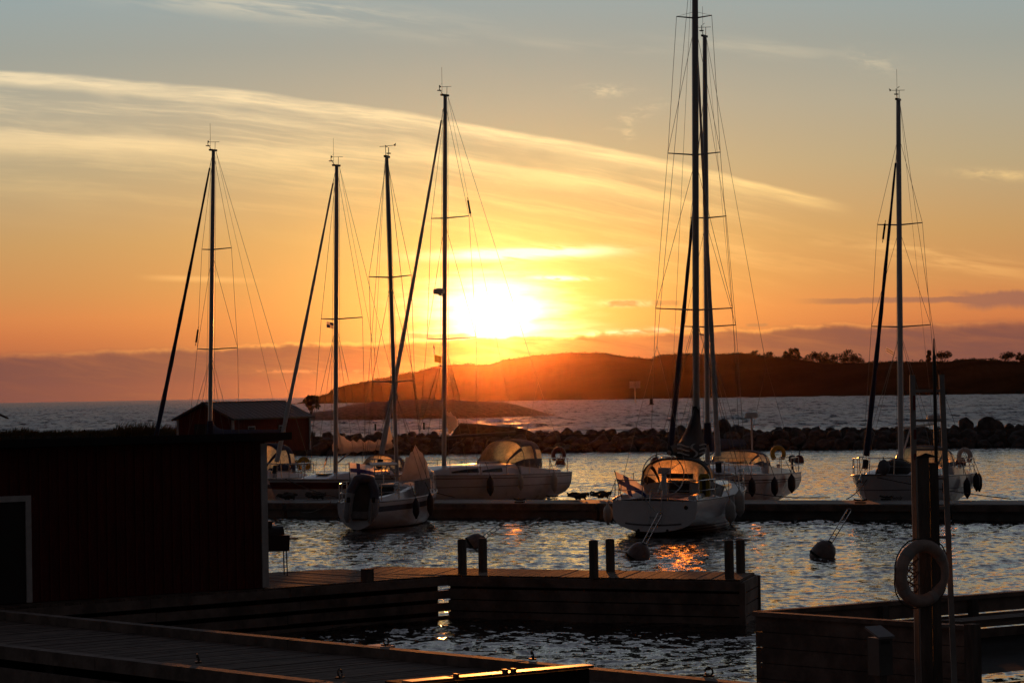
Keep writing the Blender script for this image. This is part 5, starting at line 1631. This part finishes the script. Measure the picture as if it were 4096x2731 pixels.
def rope(name, pts, r, label, sag=0.0):
    P = []
    for a, c in zip(pts[:-1], pts[1:]):
        a, c = Vector(a), Vector(c)
        for i in range(12):
            f = i / 12; P.append(a.lerp(c, f) - Vector((0, 0, sag * 4 * f * (1 - f))))
    P.append(Vector(pts[-1]))
    o = MB().tube(P, r, 6).build(name, M_ROPE)
    return tag(o, label, 'rope', 'mooring lines of the yachts')
def tip(b): 
    w = world_of(b); return w @ Vector((0, 0, [.29, .30, .31][[b1, b2, b3].index(b)] * 1.42 + {b1: .55, b2: .85, b3: .9}[b]))
rope('mooring_line', [tip(b1), at_y(2160, 2070, 85.5)], .018, 'mooring line rising from the half-hidden buoy toward the pontoon', .12)
rope('mooring_line', [tip(b2), local(bD, (.0, .3, 1.1))], .014, 'mooring line from the leaning buoy up to the racing cruiser stern', .06)
t6 = bF.stem
rope('mooring_line', [local(bF, (bF.L - .4, .1, 1.2)), pont(14.2, 1.2, PONT_H + .1)], .016, 'bow line running left from the lettered sloop to the pontoon', .10)
rope('mooring_line', [local(bF, (bF.L - .6, .3, 1.2)), pont(19.5, 1.5, PONT_H + .1)], .016, 'bow line crossing the lettered sloop side down to the pontoon', .06)
rope('mooring_line', [local(bC, (bC.L - .5, .4, 1.25)), pont(-.5, 2.2, PONT_H + .1)], .016, 'bow line of the broadside yacht slanting to the pontoon', .05)
rope('mooring_line', [local(bC, (.2, -.9, 1.1)), at_z(2248, 1850, .4)], .012, 'stern line of the broadside yacht to its far buoy', .25)
rope('mooring_line', [local(bE, (bE.L - .5, .4, 1.3)), pont(13.2, 2.4, PONT_H + .1)], .016, 'bow line of the cove-line yacht dipping to the pontoon', .25)
rope('mooring_line', [local(bD, (.9, -1.2, 1.1)), pont(9.6, .5, PONT_H + .05)], .016, 'line from the racing cruiser side to the pontoon edge', .2)
rope('mooring_line', [local(bG, (.3, 1.0, .9)), at_z(1180, 2040, .15)], .012, 'long slack line from the small yacht stern toward the hut', .2)
rope('mooring_line', [local(bB, (bB.L - .5, .4, 1.2)), pont(-5.2, 2.2, PONT_H + .1)], .016, 'bow line of the red-striped sloop to the pontoon', .08)
# coils of rope and tyres lying on the pontoon
def coil(px, py, label, s=.5):
    p = at_z(px, py, PONT_H + .02)
    root = empty('rope_heap', Vector((p.x, p.y, PONT_H)), label=label, cat='rope heap', group='rope heaps on the pontoon')
    r = random.Random(px); pts = []
    for i in range(70):
        t = i * .5; pts.append(Vector((s * (.5 + .35 * math.sin(t * .37)) * math.cos(t), s * .7 * math.sin(t) * (.6 + .3 * math.cos(t * .7)), .04 + .2 * abs(math.sin(t * .23)) * r.uniform(.6, 1.1))))
    m = MB(); m.tube(pts, .035, 6); m.build('coil', M_ROPE, root)
for px, py, lab in ((2315, 1998, 'dark rope heap on the pontoon right of the broadside yacht'), (2405, 1993, 'dark rope heap on the pontoon beside the racing cruiser stern'), (1150, 1998, 'rope heap on the pontoon before the hut corner'), (1265, 1996, 'rope heap on the pontoon below the red-striped hull')):
    coil(px, py, lab, .45)

# --- flags
def flag(name, staff_a, staff_b, w, h, kind, label, cat='flag', staff=True, fly=Vector((1, .2, -.25)), seed=0, off=.02):
    """a flag with its staff; fly is the direction the cloth streams"""
    root = empty(name, staff_a, label=label, cat=cat)
    a, b_ = Vector((0, 0, 0)), Vector(staff_b) - Vector(staff_a)
    up = b_.normalized()
    if staff:
        m = MB(); m.tube([a, b_], .013, 6); m.build('staff', M_BLACK, root)
    f = fly.normalized(); n = f.cross(up).normalized()
    NX, NY = 18, 11
    mats = {'white': MB(), 'blue': MB(), 'yellow': MB()}
    P = lambda u, v: b_ - up * (h * (1 - v) + .03) + f * (w * u + off) + n * (.07 * w * math.sin(u * 7 + v * 1.5 + seed) * u ** .5) - Vector((0, 0, .12 * w * u * u))
    for i in range(NX):
        for j in range(NY):
            u, v = (i + .5) / NX, (j + .5) / NY
            c = 'white'
            if kind == 'cross' and (5 / 18 <= u < 8 / 18 or 4 / 11 <= v < 7 / 11): c = 'blue'
            if kind == 'check' and ((u > .5) == (v > .5)): c = 'blue'
            if kind == 'tri' and v > .55: c = 'blue'
            if kind == 'stripes' and int(v * 5) % 2: c = 'blue'
            if kind == 'plain': c = 'yellow'
            mats[c].add([P(i / NX, j / NY), P((i + 1) / NX, j / NY), P((i + 1) / NX, (j + 1) / NY), P(i / NX, (j + 1) / NY)], [(0, 1, 2, 3)])
    cm = {'white': M_FLAGW, 'blue': M_FLAGB, 'yellow': M_FLAGY}
    m = MB(); ms = []
    for k, q in mats.items():
        if q.v: m.add(q.v, q.f, len(ms)); ms.append(cm[k])
    m.build('cloth', ms if len(ms) > 1 else ms[0], root, smooth=180, weld=True)
    return root
M_FLAGW = see_through('flag_white', (.80, .74, .70), 0.0, .9, .1)
M_FLAGB = see_through('flag_blue', (.03, .04, .14), 0.0, .9, .1)
M_FLAGY = see_through('flag_yellow', (.75, .45, .08), 0.0, .9, .1)
s0 = local(bG, (.0, .62, .85)); a_ = at_y(1402, 1960, s0.y); b_ = at_y(1396, 1846, s0.y)
flag('ensign', a_, b_, .75, .46, 'cross', 'white flag with blue cross on the small yacht with the dinghy', fly=Vector((1, .25, -.06)))
s0 = local(bD, (.05, 1.1, 1.0)); a_ = at_y(2487, 1990, s0.y); b_ = at_y(2458, 1880, s0.y)
flag('ensign', a_, b_, .95, .58, 'cross', 'drooping blue-cross flag at the left quarter of the stern-on racing cruiser', fly=Vector((1, .35, -.42)), seed=2)
s0 = local(bA, (.1, -.9, 1.0)); a_ = at_y(1302, 1860, s0.y); b_ = at_y(1313, 1812, s0.y)
flag('ensign', a_, b_, .30, .40, 'tri', 'small limp flag at the stern of the leftmost sloop', fly=Vector((-.5, .2, -.9)))
def pennant(b, px, py, w, h, kind, label, fly=Vector((1, .1, -.1))):
    p = at_y(px, py, (b.mw @ b.mp(6.0)).y - .2)
    flag('pennant', p - Vector((0, 0, h)), p, w, h, kind, label, 'pennant', staff=False, fly=fly)
pennant(bB, 1304, 1283, .26, .22, 'check', 'little chequered pennant under the spreader of the red-striped sloop')
pennant(bC, 1735, 1416, .26, .26, 'plain', 'yellow pennant, the lower one beside the broadside yacht mast')
pennant(bC, 1732, 1372, .10, .30, 'tri', 'narrow dark pennant, the upper one beside the broadside yacht mast', Vector((.5, 0, -.9)))
pennant(bF, 3543, 1384, .27, .16, 'stripes', 'striped pennant under the spreader of the lettered sloop', Vector((1, .1, -.5)))
pennant(bE, 2795, 1330, .16, .10, 'tri', 'tiny pennant under the lower spreader of the cove-line yacht')

# --- dinghy hoisted on end across the small yacht's stern
def build_dinghy():
    c = local(bG, (-.30, .30, 0))
    y = c.y - .1
    P = lambda px, py, dy=0.0: at_y(px, py, y + dy)
    top = P(1439, 1900)
    root = empty('inflatable_dinghy', P(1440, 2102), label='grey inflatable dinghy hoisted upright on the small yacht stern', cat='dinghy')
    o = -root.location
    r = .142
    left = [P(1390, 2090), P(1388, 2062), P(1396, 2000), P(1404, 1960), P(1428, 1917), P(1443, 1914)]
    right = [P(1443, 1914), P(1482, 1918), P(1500, 1962), P(1497, 2005), P(1488, 2060), P(1480, 2092)]
    m = MB(); pts = left + right[1:]
    sm = []
    for i in range(len(pts) - 1):
        for k in range(4): sm.append(pts[i].lerp(pts[i + 1], k / 4))
    sm.append(pts[-1])
    for _ in range(0): sm = [sm[0]] + [(sm[i - 1] + sm[i] * 2 + sm[i + 1]) / 4 for i in range(1, len(sm) - 1)] + [sm[-1]]
    n = len(sm)
    rr = [r * (.35 + .65 * min(1, min(i, n - 1 - i) / 5)) for i in range(n)]
    m.tube([p + o for p in sm], rr, 12)
    nf = len(m.f)
    for i in range(nf): m.m[i] = 1 if abs(i // 12 - n / 2) < n * .24 else 0
    m.build('side_tubes', [pbr('grey_hypalon', (.42, .42, .45), .6, var=.2), pbr('slate_hypalon', (.13, .14, .20), .6, var=.2)], root, smooth=60)
    m = MB(); q = [P(1408, 2080, .1), P(1407, 2040, .1), P(1412, 1990, .1), P(1428, 1930, .1), P(1446, 1912, .1), P(1464, 1914, .1), P(1482, 1945, .1), P(1494, 1990, .1), P(1494, 2040, .1), P(1480, 2080, .1)]
    back = [v + Vector((.02, .14, 0)) for v in q]
    k = len(q)
    m.add([v + o for v in q + back], [tuple(range(k)), tuple(range(2 * k - 1, k - 1, -1))] + [(i, (i + 1) % k, k + (i + 1) % k, k + i) for i in range(k)])
    m.build('floor', pbr('dinghy_floor', (.11, .10, .105), .7), root)
    m = MB(); a, b_ = P(1404, 2058, .02) + o, P(1486, 2060, .02) + o; m.beam(a, b_, .05, .22); m.build('transom_board', pbr('transom_board', (.25, .24, .25), .6), root)
    for px, py in ((1394, 1998), (1494, 1998)):
        m = MB(); p = P(px, py, -.15) + o; m.box(p, (.10, .03, .16)); m.build('lifting_handle', M_BLACK, root)
    for pts in ([P(1400, 2010, -.17), P(1397, 2082, -.17)], [P(1490, 2010, -.17), P(1480, 2085, -.17)]):
        m = MB(); m.tube([v + o for v in pts], .022, 6); m.build('oar', M_ALU, root)
build_dinghy()
# canvas heap on the small yacht's foredeck
def foresail_heap():
    root = empty('lowered_foresail', local(bG, (5.6, -.2, 1.08)), (0, 0, bG.root.rotation_euler.z), 'pale lowered sail heaped on the foredeck rail of the small yacht', 'sail')
    r = random.Random(9); m = MB(); G = []
    for i in range(15):
        u = i / 14; row = []
        for j in range(13):
            v = j / 12; a = math.pi * v
            h = (.95 * math.exp(-((u - .52) / .24) ** 2) + .38) * (1 - .3 * abs(2 * u - 1))
            row.append(Vector(((u - .5) * 2.1 + .05 * r.uniform(-1, 1), math.cos(a) * (.55 - .2 * u) * (1 + .10 * r.uniform(-1, 1)), math.sin(a) ** .8 * h * (1 + .16 * r.uniform(-1, 1)) - .03)))
        G.append(row)
    m.grid(G); m.build('sailcloth', M_WHITECLOTH, root, smooth=180)
foresail_heap()
# cockpit dodger cloth along the small yacht's rail
m = MB(); G = []
for t in np.linspace(.30, .52, 8):
    q = bG.hp(t, bG.zs(t)); G.append([local(bG, (q.x, -(q.y - .03), bG.zs(t) + z)) for z in (.05, .30, .56)])
o = m.grid(G).build('rail_dodger', M_GREYCLOTH); tag(o, 'pale cloth dodger laced along the small yacht rail', 'dodger')
# outboard motors, ring buoys
def horseshoe(b, x, y, z, mat, label, yaw=0):
    p = local(b, (x, y, z)); root = empty('horseshoe_buoy', p, (0, 0, b.root.rotation_euler.z + yaw), label, 'life buoy')
    m = MB(); m.tube([(0, .21 * math.cos(t), .24 * math.sin(t)) for t in np.linspace(-.9, math.pi + .9, 20)], [(.065, .10)] * 20, 10); m.build('pad', mat, root, smooth=60)
    m = MB(); m.box((0, 0, -.20), (.03, .5, .03)); m.build('bracket', M_STEEL, root)
horseshoe(bF, .05, .75, 1.62, M_FENDWHITE, 'white ring buoy on the lettered sloop stern rail')
horseshoe(bE, .0, .3, 1.75, M_YELLOW, 'yellow horseshoe buoy on the cove-line yacht stern rail', .4)
horseshoe(bA, .0, .45, 1.45, M_YELLOW, 'yellow horseshoe buoy on the leftmost sloop stern rail', .3)
horseshoe(bC, -.25, .55, 1.75, M_RED, 'dark red horseshoe pad on the broadside yacht stern rail', .5)
def outboard(b, x, y, z, label, s=1.0):
    p = local(b, (x, y, z)); root = empty('outboard_motor', p, (0, .12, b.root.rotation_euler.z), label, 'outboard motor')
    m = MB(); m.loft([[Vector((sx * .17 * s * w, sy * .10 * s * w, h * s)) for sx, sy in ((-1, -1), (1, -1), (1.1, 0), (1, 1), (-1, 1))] for h, w in ((0, .8), (.08, 1), (.24, 1), (.31, .7))]); m.build('cowl', M_BLACK, root, smooth=30)
    m = MB(); m.box((.0, 0, -.28 * s), (.12 * s, .06 * s, .56 * s)); m.build('leg', M_BLACK, root)
    m = MB(); m.lathe([(.02, -.02), (.10 * s, 0), (.02, .02)], (-.08 * s, 0, -.52 * s), Vector((1, 0, 0)), 9); m.build('propeller', M_BLACK, root)
    m = MB(); m.tube([(.15 * s, 0, .05), (.5 * s, 0, .12)], .02, 6); m.build('tiller', M_BLACK, root)
outboard(bA, -.05, -.35, 1.35, 'black outboard clamped on the leftmost sloop stern rail', .9)
outboard(bE, .0, .85, 1.45, 'black outboard clamped on the cove-line yacht stern rail', .8)
# yellow life-sling, white number panel on the racing cruiser
p = local(bD, (1.4, -1.18, 1.10)); root = empty('rescue_sling', p, (0, 0, bD.root.rotation_euler.z), 'yellow rescue sling bag on the racing cruiser starboard rail', 'rescue sling')
m = MB(); m.loft([[Vector((x * k, y * k, z)) for x, y in ((-.08, -.16), (.08, -.16), (.08, .16), (-.08, .16))] for z, k in ((.0, .8), (.06, 1), (.58, 1), (.66, .7))]); m.build('bag', M_YELLOW, root, smooth=40)
m = MB(); m.box((-.085, 0, .3), (.02, .10, .5)); m.build('webbing', M_BLACK, root)
p = local(bD, (2.5, -1.28, 1.28)); root = empty('rail_cushion', p, (.25, .25, bD.root.rotation_euler.z - .5), 'white padded panel with dark bars leaning on the racing cruiser coaming', 'cushion')
m = MB(); m.box((0, 0, 0), (.09, .58, .34)); m.build('pad', M_WHITEPAINT, root)
for yy in (-.06, .02, .12): 
    m = MB(); m.box((-.048, yy, .02 if yy < .1 else -.02), (.008, .025, .20 if yy < .1 else .12)); m.build('bar', M_BLACK, root)
# covered dinghy on the lettered sloop's foredeck, grey ball fender on its pulpit, anchor at its stem
p = local(bF, (6.6, .15, bF.zs(.68) + .05)); root = empty('covered_dinghy', p, (0, 0, bF.root.rotation_euler.z), 'rolled dinghy under dark cover on the lettered sloop foredeck', 'dinghy')
m = MB(); m.loft([[Vector((x, math.cos(a) * .62 * w, max(0, math.sin(a)) * .52 * w)) for a in np.linspace(0, math.pi, 9)] for x, w in ((-1.0, .5), (-.8, .85), (-.3, 1), (.3, .95), (.75, .7), (.95, .35))]); m.build('cover', M_BLACKCLOTH, root, smooth=60)
m = MB(); m.tube([(-.4, math.cos(a) * .63, math.sin(a) * .53) for a in np.linspace(0, math.pi, 9)], .015, 5); m.build('lashing', M_ROPE, root)
t = side_at_px(bF, 3522, 1); q = bF.hp(t, bF.zs(t)); p = local(bF, (q.x, q.y + .12, bF.zs(t) + .28)); root = empty('ball_fender', p, label='grey ball fender tied to the lettered sloop bow rail', cat='fender')
m = MB(); m.lathe([(.03, -.27), (.14, -.22), (.2, -.08), (.21, .04), (.15, .18), (.04, .25)], seg=16); m.build('body', M_GREYCLOTH, root, smooth=60)
m = MB(); m.tube([(0, 0, .24), (-.02, 0, .34)], .012, 5); m.build('lanyard', M_ROPE, root)
m = MB(); st = bF.hp(1, bF.zs(1)); m.tube([Vector((bF.L + .02, 0, bF.zs(1) + .04)), Vector((bF.L + .26, 0, bF.zs(1) - .16))], .03, 6); m.tube([Vector((bF.L + .26, 0, bF.zs(1) - .16)), Vector((bF.L + .10, .16, bF.zs(1) - .30))], [.04, .01], 6); m.tube([Vector((bF.L + .26, 0, bF.zs(1) - .16)), Vector((bF.L + .10, -.16, bF.zs(1) - .30))], [.04, .01], 6)
m.build('bow_anchor', M_STEEL, bF.root)
# radar reflectors, tied in the shrouds
def reflector(px, py0, py1, y, label):
    a, b_ = at_y(px, py0, y), at_y(px - 8 if px < 1000 or px > 3000 else px + 9, py1, y)
    root = empty('radar_reflector', (a + b_) / 2, label=label, cat='radar reflector')
    o = -root.location
    m = MB(); m.tube([a + o, b_ + o], .035, 8); m.build('tube', M_PITCH, root)
    m = MB(); m.tube([a + o, a + o + (a - b_).normalized() * .12], .012, 6); m.tube([b_ + o, b_ + o - (a - b_).normalized() * .12], .012, 6); m.build('end_cap', M_BLACK, root)
reflector(792, 1318, 1370, 105.5, 'tube reflector tied in the rigging above the leftmost lower spreader')
reflector(1872, 802, 855, 100.5, 'tube reflector tied in the rigging above the broadside yacht upper spreader')
reflector(3540, 895, 957, 93.5, 'tube reflector tied in the rigging above the right sloop upper spreader')

# ------------------------------------------------------------------ evening haze: one box of even, thin air, tinted to give the lens's red veil
def build_haze():
    o = MB().box((0, 3690, 17.5), (15400, 7420, 41)).build('haze', bpy.data.materials.new('haze_air'))
    m = o.data.materials[0]; m.use_nodes = True
    t = m.node_tree; t.nodes.clear()
    v = t.nodes.new('ShaderNodeVolumePrincipled')
    v.inputs['Color'].default_value = (0.95, 0.56, 0.36, 1)
    v.inputs['Density'].default_value = HAZE_DENSITY
    v.inputs['Anisotropy'].default_value = 0.98
    out = t.nodes.new('ShaderNodeOutputMaterial'); t.links.new(v.outputs[0], out.inputs['Volume'])
    tag(o, kind='stuff')
HAZE_DENSITY = 0.45e-5
build_haze()
